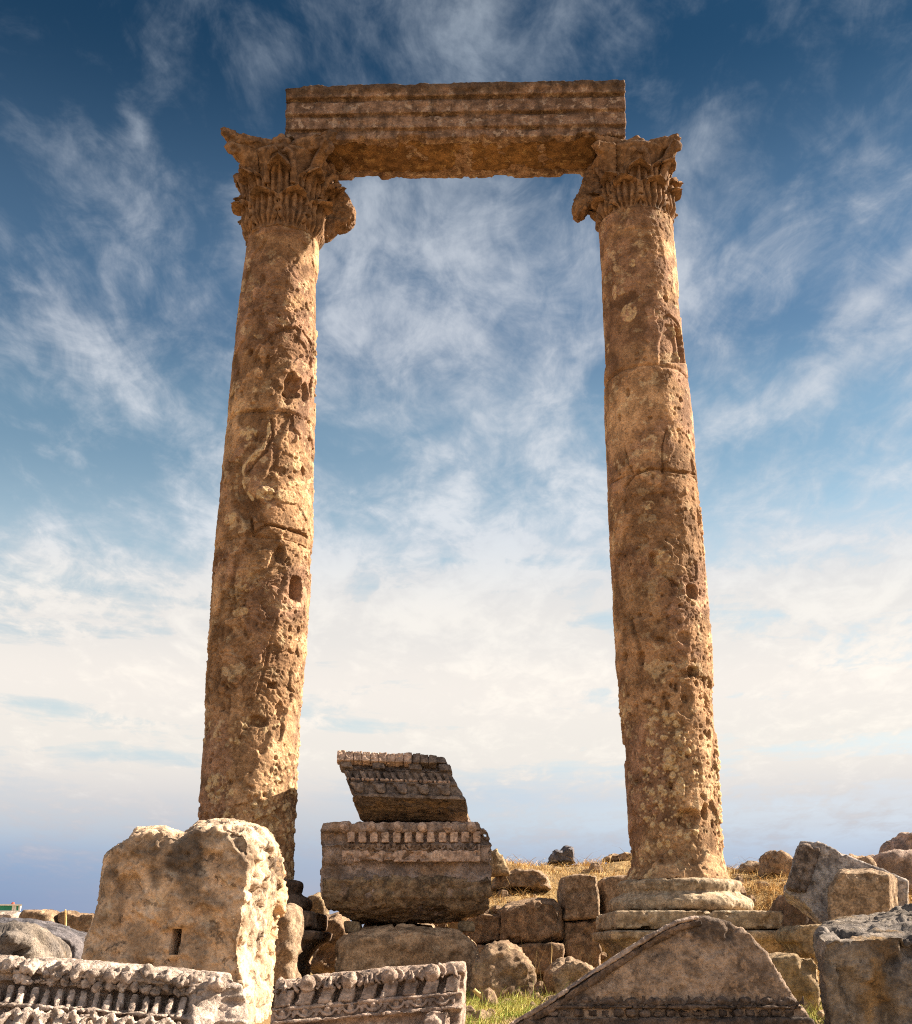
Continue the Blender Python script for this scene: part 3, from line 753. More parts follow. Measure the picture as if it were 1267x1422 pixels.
# necking collar ring under the leaves is broken stone of the drum; the beam across both capitals
def beam():
    zl, zr = zCAP1 + .003, zCAP1R + .003
    yl_f, yr_f = DL - .42, DR - .42
    xl = P(397, 160, yl_f)[0]; xr = P(869, 160, yr_f)[0]
    root = thing('architrave_beam', ((xl + xr) / 2, (yl_f + yr_f) / 2 + .3, zl), 'long brown stone beam with stained fascia bands lying across the two column capitals', 'stone beam')
    htop = P(633, 119, (yl_f + yr_f) / 2 - .06)[2]
    h = htop - (zl + zr) / 2
    # profile (out, up): three fasciae, each stepping forward, and a crowning moulding
    prof = [(.12, 0), (0.01, 0.0), (0.0, .02), (.004, .155 * h), (.03, .165 * h), (.03, .195 * h), (-.03, .19 * h), (-.032, .42 * h), (.004, .43 * h), (.004, .465 * h), (-.062, .46 * h), (-.064, .71 * h), (-.03, .72 * h), (-.03, .76 * h), (-.095, .765 * h), (-.10, .83 * h), (-.125, .90 * h), (-.13, .985 * h), (-.11, h), (.76, h), (.76, 0), (.63, 0), (.63, .045), (.12, .045)]
    def ring(xx, y0, z0): return np.array([(xx, y0 + a, z0 + b) for a, b in prof])
    mb = MB(); mb.loft([ring(xl, yl_f, zl), ring(xr, yr_f, zr)])
    def post(v, fs):   # broken lower arris
        lower = sst(.10, .0, v[:, 2] - zl)
        n = fbm(v * V(3.0, 1.5, 1.5), 4, 71)
        nib = sst(.06, .26, n) * lower
        v = v.copy(); v[:, 2] += nib * .045
        top = sst(zl + h - .06, zl + h, v[:, 2]); v[:, 2] -= top * .06 * sst(.05, .35, fbm(v * 2.2, 4, 73))
        return v
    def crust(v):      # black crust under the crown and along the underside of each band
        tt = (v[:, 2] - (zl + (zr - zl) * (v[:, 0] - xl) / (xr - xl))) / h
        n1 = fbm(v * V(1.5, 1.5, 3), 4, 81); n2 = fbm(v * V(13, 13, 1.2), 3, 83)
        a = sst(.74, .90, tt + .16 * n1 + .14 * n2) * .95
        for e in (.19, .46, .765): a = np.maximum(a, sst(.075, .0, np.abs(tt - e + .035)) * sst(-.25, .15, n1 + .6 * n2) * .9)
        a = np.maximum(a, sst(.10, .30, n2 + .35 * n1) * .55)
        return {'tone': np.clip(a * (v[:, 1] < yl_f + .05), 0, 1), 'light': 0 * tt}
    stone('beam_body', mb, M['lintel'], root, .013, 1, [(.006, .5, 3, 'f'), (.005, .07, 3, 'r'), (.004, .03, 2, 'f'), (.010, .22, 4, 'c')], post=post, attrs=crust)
    ins = .30
    mb = MB()
    a = np.array([(xl + ins, yl_f + .10, zl + .03), (xr - ins, yr_f + .10, zr + .03), (xr - ins, yr_f + .66, zr + .03), (xl + ins, yl_f + .66, zl + .03)])
    b = a.copy(); b[:, 2] += .08
    mb.loft([a, b])
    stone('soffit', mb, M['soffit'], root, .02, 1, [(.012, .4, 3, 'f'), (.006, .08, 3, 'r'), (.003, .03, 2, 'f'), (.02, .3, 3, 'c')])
beam()
# ------------------------------------------------------------------ ground
def ground_z(x, y):
    x = np.asarray(x, float); y = np.asarray(y, float)
    base = .74 * sst(1.5, 7.0, y)
    mx = sst(-1.5, -.2, x)
    ctr = mx * (1 - sst(2.6, 3.4, x)); rgt = sst(2.6, 3.4, x)
    m = ctr * (.80 * sst(12.55, 13.0, y) + .52 * sst(12.9, 14.8, y)) + rgt * (.35 * sst(10.2, 11.8, y) + .78 * sst(11.8, 13.6, y) + .12 * sst(13.5, 15, y))
    p = np.stack([x, y, 0 * x], -1).reshape(-1, 3)
    n = (.07 * fbm(p / 1.1, 4, 401) + .03 * fbm(p / .25, 3, 402)).reshape(x.shape)
    far = sst(17, 34, y)
    roll = (2.2 * fbm(p / 70, 3, 405)).reshape(x.shape) * sst(60, 300, np.hypot(x, y))
    return base * (1 - .5 * sst(30, 90, np.hypot(x, y))) + m * (1 - far) + n * (.6 + .8 * m) + roll - .6 * sst(60, 200, np.hypot(x, y))
def ground():
    g = np.linspace(-1, 1, 520); sx = 22 * np.sinh(g * 5.0) / np.sinh(5.0) * 90 / 1.0
    sx = np.sign(g) * (9 * np.abs(g) + 2500 * np.abs(g) ** 9)
    X, Y = np.meshgrid(sx, sx + 10.5, indexing='xy')
    Z = ground_z(X, Y)
    v = np.stack([X, Y, Z], -1).reshape(-1, 3); n = len(sx)
    idx = np.arange(n * n).reshape(n, n)
    q = np.stack([idx[:-1, :-1], idx[:-1, 1:], idx[1:, 1:], idx[1:, :-1]], -1).reshape(-1, 4)
    m, t, b = newmat('dry_earth')
    co = t.node('ShaderNodeTexCoord').outputs['Object']
    a = t.noise(co, .9, 6, .6); c = t.noise(co, 6, 8, .65); f = t.noise(co, 45, 5, .7)
    col = t.mix(t.step(a, .35, .65), (.26, .175, .095), (.36, .26, .13))
    col = t.mix(.8, col, t.mix(t.step(c, .3, .7), (.5, .48, .45), (1.4, 1.35, 1.25)), 'MULTIPLY')
    t.l.new(col, b.inputs['Base Color'])
    bp = t.node('ShaderNodeBump'); bp.inputs['Strength'].default_value = .8; bp.inputs['Distance'].default_value = .04
    t.l.new(t.math('ADD', t.math('MULTIPLY', c, .6), t.math('MULTIPLY', f, .4)), bp.inputs['Height']); t.l.new(bp.outputs[0], b.inputs['Normal'])
    o = link('ground', v, [q], m)
    o['kind'] = 'structure'
ground()

def blades(name, base, h, w, lean_dir, lean, mat, tint, label=None, parent=None, cat='grass', nseg=3):
    """grass: every blade a bent tapering strip"""
    n = len(base); V_ = []
    side = np.stack([-np.sin(lean_dir + 1.3), np.cos(lean_dir + 1.3), np.zeros(n)], 1)
    fwd = np.stack([np.cos(lean_dir), np.sin(lean_dir), np.zeros(n)], 1)
    for k in range(nseg + 1):
        t_ = k / nseg
        a = lean * t_
        c = base + fwd * (h * t_ * np.sin(a))[:, None] + V(0, 0, 1) * (h * t_ * np.cos(a))[:, None]
        ww = w * (1 - .85 * t_)
        V_ += [c - side * ww[:, None] / 2, c + side * ww[:, None] / 2]
    m = 2 * (nseg + 1)
    v = np.stack(V_, 1).reshape(-1, 3)
    i0 = np.arange(n) * m
    q = np.concatenate([np.stack([i0 + 2 * k, i0 + 2 * k + 1, i0 + 2 * k + 3, i0 + 2 * k + 2], 1) for k in range(nseg)])
    o = link(name, v, [q], mat, parent, False, {'tint': np.repeat(tint, m)})
    if label: tag(o, label, cat, None, 'stuff')
    return o
M['straw'] = plain_mat('dry_straw', (.66, .46, .20), .8, .35, 30, 'tint', (.40, .24, .10))
M['green'] = plain_mat('fresh_grass', (.17, .24, .04), .7, .35, 30, 'tint', (.50, .42, .12))
def scatter(n, xr, yr, keep):
    x = RNG.uniform(*xr, n); y = RNG.uniform(*yr, n)
    k = keep(x, y); x, y = x[k], y[k]
    return np.stack([x, y, ground_z(x, y) - .01], 1)
def dens(x, y, size, seed): return fbm(np.stack([x / size, y / size, 0 * x], 1), 3, seed)
# dry grass matted over the mound behind the wall
b1 = scatter(60000, (-1.0, 9), (12.2, 16.8), lambda x, y: (dens(x, y, .45, 501) > -.22 + .5 * RNG.random(len(x)) - .08) & (dens(x, y, .2, 519) > -.32))
b1b = scatter(22000, (2.7, 5.2), (10.3, 13.2), lambda x, y: dens(x, y, .4, 503) > -.1)
b1c = scatter(9000, (-6.5, -2.8), (12, 16), lambda x, y: dens(x, y, .4, 504) > .05)
b1 = np.concatenate([b1, b1b, b1c]); n = len(b1)
blades('dry_grass', b1, RNG.gamma(2.2, .035, n) + .04, RNG.uniform(.005, .011, n), RNG.uniform(0, 6.28, n), RNG.uniform(.8, 1.65, n), M['straw'], np.clip(RNG.normal(.4, .3, n), 0, 1),
       'matted straw coloured dry grass covering the mound behind the rubble wall')
# short green grass with straw among it on the flat between the blocks
b2 = scatter(60000, (-.5, 2.4), (5.4, 10.6), lambda x, y: (dens(x, y, .5, 507) > .02 - .3 * RNG.random(len(x))) & (dens(x, y, .16, 517) > -.3))
n = len(b2); tn = np.clip(.52 + 1.9 * dens(b2[:, 0], b2[:, 1], .35, 509) + RNG.normal(0, .25, n), 0, 1)
blades('green_grass', b2, RNG.gamma(2.5, .016, n) + .015, RNG.uniform(.003, .007, n), RNG.uniform(0, 6.28, n), RNG.uniform(.3, 1.5, n), M['green'], tn,
       'short green grass with yellow blades between the fallen blocks')
# tall dry stalks standing in front of the wall
st = np.concatenate([P(x, y, dd)[None] for x, y, dd in ((738, 1345, 10.6), (741, 1340, 10.8), (735, 1350, 10.3), (742, 1352, 10.2), (803, 1328, 11.6), (812, 1330, 11.5), (795, 1330, 11.4), (776, 1330, 11.6), (820, 1330, 11.4), (1055, 1330, 9.4), (1063, 1332, 9.4), (1071, 1335, 9.2), (768, 1332, 11.7), (1090, 1328, 9.4))])
st = np.repeat(st, 4, 0) + RNG.normal(0, .04, (len(st) * 4, 3)) * V(1, 1, 0); st[:, 2] = ground_z(st[:, 0], st[:, 1])
n = len(st)
blades('dry_stalks', st, RNG.uniform(.18, .5, n), np.full(n, .007), RNG.uniform(0, 6.28, n), RNG.uniform(.05, .55, n), M['straw'], RNG.uniform(0, .6, n), 'thin dry stalks standing upright before the rubble wall')
# small loose stones strewn over the ground
cube = None
def pebble_field():
    c = np.concatenate([scatter(2200, (-4, 6), (4.5, 15.5), lambda x, y: dens(x, y, .8, 511) > -.05), scatter(900, (-2, 6), (10.5, 13.4), lambda x, y: dens(x, y, .6, 513) > -.1)])
    vs, fs, k = [], [], 0
    mb = MB(); mb.ell((0, 0, 0), (1, 1, 1), n=7); v0, f0 = mb.arrays(); f0 = np.array(f0)
    for i, q in enumerate(c):
        s_ = .012 + .085 * RNG.random() ** 4
        vv = v0 * (s_ * RNG.uniform(.6, 1.3, 3)); vv = vv * (1 + .35 * fbm(v0 * 1.3 + i * 3.1, 2, 5))[:, None]
        vs.append(vv + q); fs.append(f0 + k); k += len(v0)
    o = link('gravel', np.concatenate(vs), [np.concatenate(fs)], M['brownrock'], None, False)
    tag(o, 'small loose stones strewn over the dry ground', 'gravel', None, 'stuff')
pebble_field()
# ------------------------------------------------------------------ fallen blocks and rubble
def loft_px(rings):
    """rings of pixels, each with its own distance: [( [(x,y),...], d ), ...]"""
    return [np.array([P(x, y, d) for x, y in pts]) for pts, d in rings]

# the tan boulder with the square slot
front = [(118, 1440), (120, 1310), (138, 1250), (147, 1186), (180, 1166), (188, 1156), (225, 1153), (256, 1161), (275, 1149), (320, 1143), (344, 1150), (356, 1168), (350, 1240), (338, 1320), (345, 1440)]
back = [(122, 1440), (124, 1312), (142, 1252), (152, 1190), (184, 1166), (192, 1150), (228, 1147), (258, 1158), (278, 1144), (322, 1140), (372, 1152), (392, 1186), (398, 1250), (386, 1318), (372, 1440)]
mid = [((a[0] + b[0]) / 2, (a[1] + b[1]) / 2) for a, b in zip(front, back)]
mid = [(x, y) if i < 10 else (x + 4, y) for i, (x, y) in enumerate(mid)]
mb = MB(); rg = loft_px([(front, 6.55), (mid, 6.85), (back, 7.25)])
c0 = rg[0].mean(0); rg = [c0 + (rg[0] - c0) * .94 + V(0, -.05, 0)] + rg + [rg[2].mean(0) + (rg[2] - rg[2].mean(0)) * .9 + V(0, .25, 0)]
mb.loft(rg)
cut = MB(); a, b = P(230.5, 1289, 6.4), P(240.5, 1326, 6.4)
cut.box((a[0], 6.3, b[2]), (b[0], 6.85, a[2]))
def stains(v):
    n = fbm(v * 5, 4, 91); a = np.zeros(len(v))
    for px, py, rx, ry, q in ((262, 1198, 17, 30, 1.0), (222, 1222, 10, 16, .8), (205, 1178, 26, 12, .6), (165, 1205, 10, 22, .55), (285, 1165, 40, 9, .6), (330, 1165, 16, 14, .5), (345, 1185, 8, 22, .6), (240, 1185, 40, 14, .5), (152, 1240, 8, 30, .4)):
        c = P(px, py, 6.6); k = 6.6 / FOC
        a = np.maximum(a, q * sst(1.25, .55, np.hypot((v[:, 0] - c[0]) / (rx * k * 1.35), (v[:, 2] - c[2]) / (ry * k * 1.3)) + 1.3 * n))
    return {'tone': a * (v[:, 1] < 7.0), 'light': 0 * a}
stone('limestone_boulder', mb, M['boulder'], None, .012, 2, [(.035, .6, 3, 'f'), (.04, .4, 0, 's'), (.010, .14, 3, 'r'), (.010, .05, 3, 'r'), (.007, .022, 3, 'r'), (.034, .25, 4, 'c'), (.016, .07, 3, 'c')], late=cut, attrs=stains,
      tags=('big tan limestone boulder with a small square slot and black lichen near its top', 'boulder'))

rock('stone_slab', [(388, 1262), (397, 1250), (406, 1258), (413, 1300), (409, 1372), (392, 1430), (375, 1430), (380, 1330)], 7.9, .35, M['tanblock'], vox=.02, tags=('thin grey slab standing on edge behind the lit right side of the slotted boulder', 'stone slab'))

def frame_px(px, d, w, a, b):
    f = Frame(P(*px, d), (1, 0, 0), w)
    ua, ub = V(*f.uv(*a)), V(*f.uv(*b)); e = ub - ua
    return Frame(f.o, f.u * e[0] + f.v * e[1], w)
def body_from_courses(fr, courses, left, right, T, ends=None):
    """courses: (px row at left end, px row at right end, w) from the top down; left/right: px x as a function of the row"""
    L, Rr = [], []
    for yl_, yr_, w in courses:
        u0, v0 = fr.uv(left(yl_), yl_, w); u1, v1 = fr.uv(right(yr_), yr_, w)
        L.append((u0, v0, w)); Rr.append((u1, v1, w))
    L.append((L[-1][0], L[-1][1], -T)); L.append((L[0][0], L[0][1], -T))
    Rr.append((Rr[-1][0], Rr[-1][1], -T)); Rr.append((Rr[0][0], Rr[0][1], -T))
    n = 2
    mb = MB(); mb.loft([fr.M(np.array(L)), fr.M(np.array(Rr))])
    return mb
FINE = [(.008, .15, 3, 'f'), (.005, .04, 3, 'r'), (.003, .015, 2, 'f'), (.010, .12, 3, 'c')]
TINY = [(.004, .06, 3, 'f'), (.003, .02, 2, 'r'), (.0015, .008, 2, 'f'), (.004, .05, 3, 'c')]

def carve_box(fr, pts, w0, w1, name, mat, root, vox, spec=TINY, k=1.0, taper=.93):
    """a cut block standing out of a face: its outline in the photo, real depth"""
    uv = np.array([fr.uv(*p, w1) for p in pts]); c = uv.mean(0)
    a = np.array([(u, v, w0) for u, v in uv]); b = np.array([(*(c + (q - c) * taper), w1) for q in uv])
    mb = MB(); mb.loft([fr.M(a), fr.M(b)])
    return stone(name, mb, mat, root, vox, 1, spec, k)

def lerp(a, b, t): return a + (b - a) * t

# ---- the carved cornice in the middle of the foreground
fr = frame_px((512, 1350), 4.9, (0, -math.cos(R(31)), math.sin(R(31))), (385, 1361), (642, 1335))
rowL = lambda k: 1358 + k       # rows as offsets below the top edge, at the left end ...
rowR = lambda k: 1334 + k       # ... and at the right end
croot = thing('carved_cornice', P(512, 1422, 5.2) * V(1, 1, 0) + V(0, 0, .5), 'pale carved cornice block with round bosses above dentils, tilted up in the middle foreground', 'cornice block', 'fallen carved cornices')
rows = [(0, -.03), (1, .045), (17, .050), (19, .0), (41, .0), (42, .045), (46, .05), (48, .03), (60, .025), (62, .052), (66, .055), (69, .01), (120, .0)]
mbb = body_from_courses(fr, [(rowL(a), rowR(a), w) for a, w in rows], lambda y: 386 - (y - 1358) * .2, lambda y: 648 - (y - 1334) * .10, .42)
stone('block', mbb, M['cornice'], croot, .0075, 1, FINE)
def on(t, k): return (lerp(386 - k * .2, 647 - k * .1, t), lerp(1358, 1334, t) + k)
for i in range(9):
    t0 = .012 + i * .110
    dx_ = .080
    carve_box(fr, [on(t0, 41), on(t0 + dx_, 41), on(t0 + dx_ + .012, 18), on(t0 + .018, 18)], -.01, .050 - .008 * RNG.random(), 'dentil', M['cornice'], croot, .005, TINY, 1.2, .97)
for i, t0 in enumerate((.165, .385, .60, .825)):
    u0, v0 = fr.uv(*on(t0, 10.5), .06); mb = MB()
    mb.ell((u0, v0, .045), (.034, .034, .036), fr, 16)
    stone('boss', mb, M['cornice'], croot, .005, 1, TINY, 1.1)
    for s_ in (-1, 1):   # the rim that curls round each boss and the dart beside it
        mb = MB(); path = []
        for q in np.linspace(-.5, .6, 8):
            a_ = math.pi / 2 + s_ * (q * math.pi * .55 - math.pi * .5)
            path.append(fr.W(u0 + .052 * math.cos(a_), v0 + .036 * math.sin(a_), .050))
        mb.tube(path, .0085, 6)
        stone('boss_rim', mb, M['cornice'], croot, .0045, 1, TINY)
        u1 = u0 + s_ * .088
        mb = MB(); mb.loft([fr.M(np.array([(u1 - .016, v0 - .03, .04), (u1 + .016, v0 - .03, .04), (u1 + .004, v0 + .026, .04), (u1 - .008, v0 + .026, .04)])), fr.M(np.array([(u1 - .005, v0 - .028, .066), (u1 + .005, v0 - .028, .066), (u1 + .002, v0 + .022, .056), (u1 - .004, v0 + .022, .056)]))])
        stone('dart', mb, M['cornice'], croot, .005, 1, TINY, 1.3)
def egg_course(fr, on, k0, k1, t0, t1, n, w, mat, root, vox, name='egg_and_dart_course', rad=.006):
    """a running course of small eggs in open cups with upright darts"""
    mb = MB()
    for i in range(n):
        ta = lerp(t0, t1, i / n); tb = lerp(t0, t1, (i + .68) / n); tc = lerp(t0, t1, (i + .86) / n)
        ua, va = fr.uv(*on(ta, k0), w); ub, vb = fr.uv(*on(tb, k0), w); uc, vc = fr.uv(*on(tc, k0), w); ud, vd = fr.uv(*on(tc, k1), w)
        um, vm = (ua + ub) / 2, (va + vb) / 2; hh = abs(vc - vd)
        pth = [fr.W(um + (ua - um) * math.cos(a_), vm - hh * .95 * math.sin(a_), w) for a_ in np.linspace(0, math.pi, 9)]
        mb.tube(pth, rad, 6)
        mb.ell((um, vm - hh * .22, w - .004), (abs(ub - ua) * .24, hh * .42, .016), fr, 8)
        mb.tube([fr.W(uc, vc, w), fr.W(ud, vd, w)], rad, 6)
        mb.tube([fr.W(uc + (ub - ua) * .12, vc, w), fr.W(ud + (ub - ua) * .05, vd, w)], rad * .8, 6)
    return stone(name, mb, mat, root, vox, 1, [(.003, .05, 3, 'f'), (.002, .015, 2, 'r')])
egg_course(fr, on, 48, 59, .02, .97, 8, .036, M['cornice'], croot, .004)
carve_box(fr, [on(.80, 96), on(.94, 96), on(.945, 64), on(.815, 64)], -.01, .075, 'modillion', M['cornice'], croot, .007, FINE)
carve_box(fr, [on(.14, 96), on(.30, 96), on(.31, 68), on(.15, 68)], -.01, .075, 'modillion', M['cornice'], croot, .007, FINE)
carve_box(fr, [on(-.1, 96), on(.02, 96), on(.03, 68), on(-.08, 68)], -.01, .07, 'modillion', M['cornice'], croot, .007, FINE)

# ---- the pale cornice lying in the left corner
t_ = R(48)
fr = frame_px((150, 1370), 4.1, (0.05, -math.cos(t_), math.sin(t_)), (0, 1366), (250, 1399))
lroot = thing('carved_cornice', P(120, 1422, 4.2) * V(1, 1, 0) + V(0, 0, .5), 'worn pale cornice block with slanting dentils and leaf carving, sunlit in the bottom left corner', 'cornice block', 'fallen carved cornices')
onl = lambda px, k: (px, 1330 + px * .075 + k)
def rowl(k): return [onl(-90, k)[1], onl(335, k)[1]]
def edgeR(y): return float(np.interp(y, [1340, 1356, 1375, 1400, 1460], [300, 328, 340, 344, 348]))
rows = [(-4, -.06), (-3, .03), (3, .055), (19, .060), (20, .026), (32, .034), (33, -.02), (61, -.02), (62, .034), (66, .04), (67, -.01), (80, -.01), (82, .030), (130, .015)]
L, Rr = [], []
for k, w in rows:
    a = fr.uv(*onl(-90, k), w); yR = onl(335, k)[1]; b = fr.uv(edgeR(yR), yR, w * .6 + .01); L.append((*a, w)); Rr.append((*b, w * .6 + .01))
m2 = [( *fr.uv(*onl(255, k), w), w) for k, w in rows]
m3 = [( *fr.uv(*onl(268, k), max(w, .045) if k > 0 else w), max(w, .045) if k > 0 else w) for k, w in rows]
def close(q, T):
    us = np.abs([a[0] for a in q]); m = us.max() - .05; wide = [i for i, a in enumerate(us) if a >= m]
    back = [q[-1], q[wide[-1]], q[wide[0]], q[0]]
    return fr.M(np.array(q + [(a[0], a[1], -T) for a in back]))
mb = MB(); mb.loft([close(L, .45), close(m2, .45), close(m3, .45), close(Rr, .40)])
stone('block', mb, M['pale'], lroot, .008, 1, [(.010, .16, 3, 'f'), (.006, .05, 3, 'r'), (.004, .018, 3, 'r'), (.012, .1, 3, 'c')])
for i in range(16):
    x0 = -14 + i * 17.2 + RNG.uniform(-1, 1)
    if x0 > 248: break
    carve_box(fr, [onl(x0, 61), onl(x0 + 9, 61), onl(x0 + 17, 35), onl(x0 + 8, 35)], -.03, .036 - .012 * RNG.random(), 'dentil', M['pale'], lroot, .005, TINY, 1.1, .96)
def lumps(px0, px1, k, n, ru, rv, rw, w, mat, root, name, fr, on_, vox=.006):
    for i in range(n):
        x = lerp(px0, px1, (i + .5 + RNG.uniform(-.15, .15)) / n); u0, v0 = fr.uv(*on_(x, k + RNG.uniform(-1.5, 1.5)), w)
        q = RNG.uniform(.8, 1.15)
        mb = MB(); mb.ell((u0, v0, w), (ru * q, rv * q, rw * q), fr, 14)
        stone(name, mb, mat, root, vox, 1, [(.020, .05, 3, 'f'), (.008, .02, 2, 'r'), (.003, .01, 2, 'f'), (.012, .05, 3, 'c')])
lumps(5, 310, 11.5, 13, .030, .034, .022, .055, M['pale'], lroot, 'worn_egg', fr, onl)
lumps(15, 290, 28, 17, .020, .020, .014, .038, M['pale'], lroot, 'worn_bead', fr, onl)
for x, k, ru, rv in ((38, 76, .026, .026), (56, 77, .012, .024), (67, 77, .013, .03), (80, 78, .024, .036), (117, 79, .034, .030), (160, 80, .03, .028), (20, 77, .012, .02)):
    u0, v0 = fr.uv(*onl(x, k), .03); mb = MB(); mb.ell((u0, v0, .025), (ru, rv * .8, .028), fr, 14)
    stone('bead', mb, M['pale'], lroot, .005, 1, TINY, 1.2)
for i in range(9):   # the leaf course along the bottom
    x = 8 + i * 27; mb = MB()
    u0, v0 = fr.uv(*onl(x, 104), .05)
    mb.tube([fr.W(u0 - .05, v0 - .04, .05), fr.W(u0 - .02, v0 + .05, .07), fr.W(u0 + .0, v0 + .075, .075), fr.W(u0 + .035, v0 + .03, .06)], [.012, .016, .014, .012], 7)
    mb.tube([fr.W(u0 + .01, v0 - .05, .05), fr.W(u0 + .02, v0 + .04, .06), fr.W(u0 + .03, v0 + .08, .06)], [.014, .012, .008], 7)
    stone('leaf', mb, M['pale'], lroot, .005, 1, TINY, 1.5)

# ---- the stack between the columns
SD = 10.9
fr = Frame(P(562, 1210, SD), (1, 0, 0), (0, -1, 0.0))
mroot = thing('carved_block', P(562, 1280, SD + .5), 'massive grey brown entablature block with dentils and a broken underside, second in the stack', 'carved block', 'stacked carved blocks')
rows = [(1142, .04), (1155, .055), (1156, .0), (1171, .0), (1172, .045), (1178, .03), (1199, .02), (1200, -.005), (1215, -.01), (1217, .0), (1243, .03), (1262, -.05), (1279, -.30)]
L, Rr, ML, MR = [], [], [], []
eL = lambda y: float(np.interp(y, [1142, 1150, 1200, 1243, 1262, 1279], [447, 445, 443, 445, 452, 492]))
eR = lambda y: float(np.interp(y, [1142, 1150, 1160, 1220, 1243, 1262, 1279], [664, 674, 683, 684, 682, 679, 645]))
for y, w in rows:
    L.append((*fr.uv(eL(y), y, w), w)); Rr.append((*fr.uv(eR(y), y, w), w))
mb = MB(); mb.loft([close(L, 1.0), close(Rr, 1.0)])
stone('block', mb, M['stackmid'], mroot, .015, 1, [(.018, .3, 3, 'f'), (.014, .09, 3, 'r'), (.007, .03, 3, 'f'), (.02, .18, 4, 'c')])
low = []
for y, w, a, b in ((1216, -.02, 447, 682), (1222, .045, 446, 683), (1243, .05, 447, 683), (1262, -.02, 454, 679), (1280, -.26, 494, 646)):
    low.append((y, w, a, b))
Lw = [(*fr.uv(a + 1, y, w), w) for y, w, a, b in low]; Rw = [(*fr.uv(b - 1, y, w), w) for y, w, a, b in low]
mb = MB(); mb.loft([close(Lw, .9), close(Rw, .9)])
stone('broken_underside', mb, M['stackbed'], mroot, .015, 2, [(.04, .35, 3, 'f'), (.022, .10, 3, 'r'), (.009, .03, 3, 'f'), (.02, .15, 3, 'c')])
for i in range(12):
    x0 = 482 + i * 15.9
    if x0 > 672: break
    carve_box(fr, [(x0, 1170), (x0 + 11, 1170), (x0 + 11, 1154), (x0, 1154)], -.02, .05, 'dentil', M['stackdent'], mroot, .008, TINY, 1.2, .97)
for x in (478, 516, 553, 587, 622, 655):
    u0, v0 = fr.uv(x, 1148.5, .06); mb = MB(); mb.ell((u0, v0, .045), (.05, .052, .05), fr, 14)
    stone('boss', mb, M['stackdent'], mroot, .010, 1, TINY, 2)
egg_course(fr, lambda t, k: (lerp(476, 668, t), k), 1172, 1181, 0, 1, 9, .044, M['stackmid'], mroot, .007, rad=.009)
carve_box(fr, [(474, 1197), (668, 1197), (668, 1180), (474, 1180)], -.02, .045, 'fascia', M['stackdent'], mroot, .012, [(.010, .2, 3, 'f'), (.008, .05, 3, 'r'), (.03, .15, 3, 'c')], 1, .99)

# the topmost block, cut askew
tt = R(24)
fr = Frame(P(560, 1101, SD - .06), (1, .0, 0), (0, -math.cos(tt), math.sin(tt)))
troot = thing('carved_block', P(570, 1139, SD + .35), 'dark carved cornice block cut askew, topmost in the stack against the sky', 'carved block', 'stacked carved blocks')
rows = [(1046, .03), (1053, .055), (1055.5, .055), (1056.5, -.03), (1066, -.03), (1067, .03), (1069, .0), (1082, .0), (1083, .03), (1086, .02), (1087, -.01), (1100, .0), (1101, .03), (1106, .03), (1107, .0)]
eL = lambda y: float(np.interp(y, [1044, 1058, 1107], [470, 469, 492])); eR = lambda y: float(np.interp(y, [1046, 1056, 1072, 1095, 1107], [617, 620, 630, 639, 648]))
L = [(*fr.uv(eL(y), y, w), w) for y, w in rows]; Rr = [(*fr.uv(eR(y), y + 5, w), w) for y, w in rows]
def close2(q, xb, yb, dx_):
    a = fr.M(np.array(q)); b = P(xb, yb, SD + .28)
    zt = a[0][2]
    return np.concatenate([a, [b, b + V(dx_, .5, 0), V(a[0][0] + dx_ * .6, SD + .78, zt)]])
mb = MB(); mb.loft([close2(L, 501, 1139, .05), close2(Rr, 650, 1140, .05)])
stone('block', mb, M['stacktop'], troot, .010, 1, [(.008, .2, 3, 'f'), (.006, .05, 3, 'r'), (.003, .02, 3, 'f'), (.012, .15, 3, 'c')])
a = [P(488, 1108, SD - .045), P(646, 1112, SD - .045), P(651, 1140, SD + .26), P(502, 1139.5, SD + .26)]
mb = MB(); a = np.array(a); mb.loft([a, a + V(0, .18, .05)])
stone('broken_bed', mb, M['stackbed'], troot, .014, 2, [(.012, .2, 3, 'f'), (.010, .06, 3, 'r'), (.005, .02, 3, 'f')])
skx = lambda y: (y - 1058) * .42
def ont(t, y): return (lerp(470, 620, t) + max(0, skx(y)), y + 5 * t - 1)
for i in range(12):
    u0, v0 = fr.uv(*ont(.03 + i * .077, 1050.5), .06); mb = MB(); mb.box((u0 - .040, v0 - .05, -.02), (u0 + .036, v0 + .040 + .02 * RNG.random(), .07), fr)
    stone('tooth', mb, M['stackdent'] if i < 9 else M['stacktop'], troot, .007, 1, TINY, 1.5)
for t0 in (.0, .30, .64, .92):
    carve_box(fr, [ont(t0, 1066), ont(t0 + .12, 1066), ont(t0 + .12, 1056), ont(t0, 1056)], -.06, .045, 'modillion', M['stacktop'], troot, .008, TINY, 1)
for i in range(14):
    t0 = .02 + i * .07
    carve_box(fr, [ont(t0, 1081.5), ont(t0 + .046, 1081.5), ont(t0 + .046, 1069.5), ont(t0, 1069.5)], -.02, .035, 'dentil', M['stacktop'], troot, .006, TINY, .8)
mb = MB()
for i in range(22):
    u0, v0 = fr.uv(*ont(.02 + i * .0445, 1084.5)); mb.ell((u0, v0, .02), (.024 if i % 3 else .012, .018, .026), fr, 8)
stone('bead_row', mb, M['stackdent'], troot, .006, 1, TINY, .6)
mb = MB()
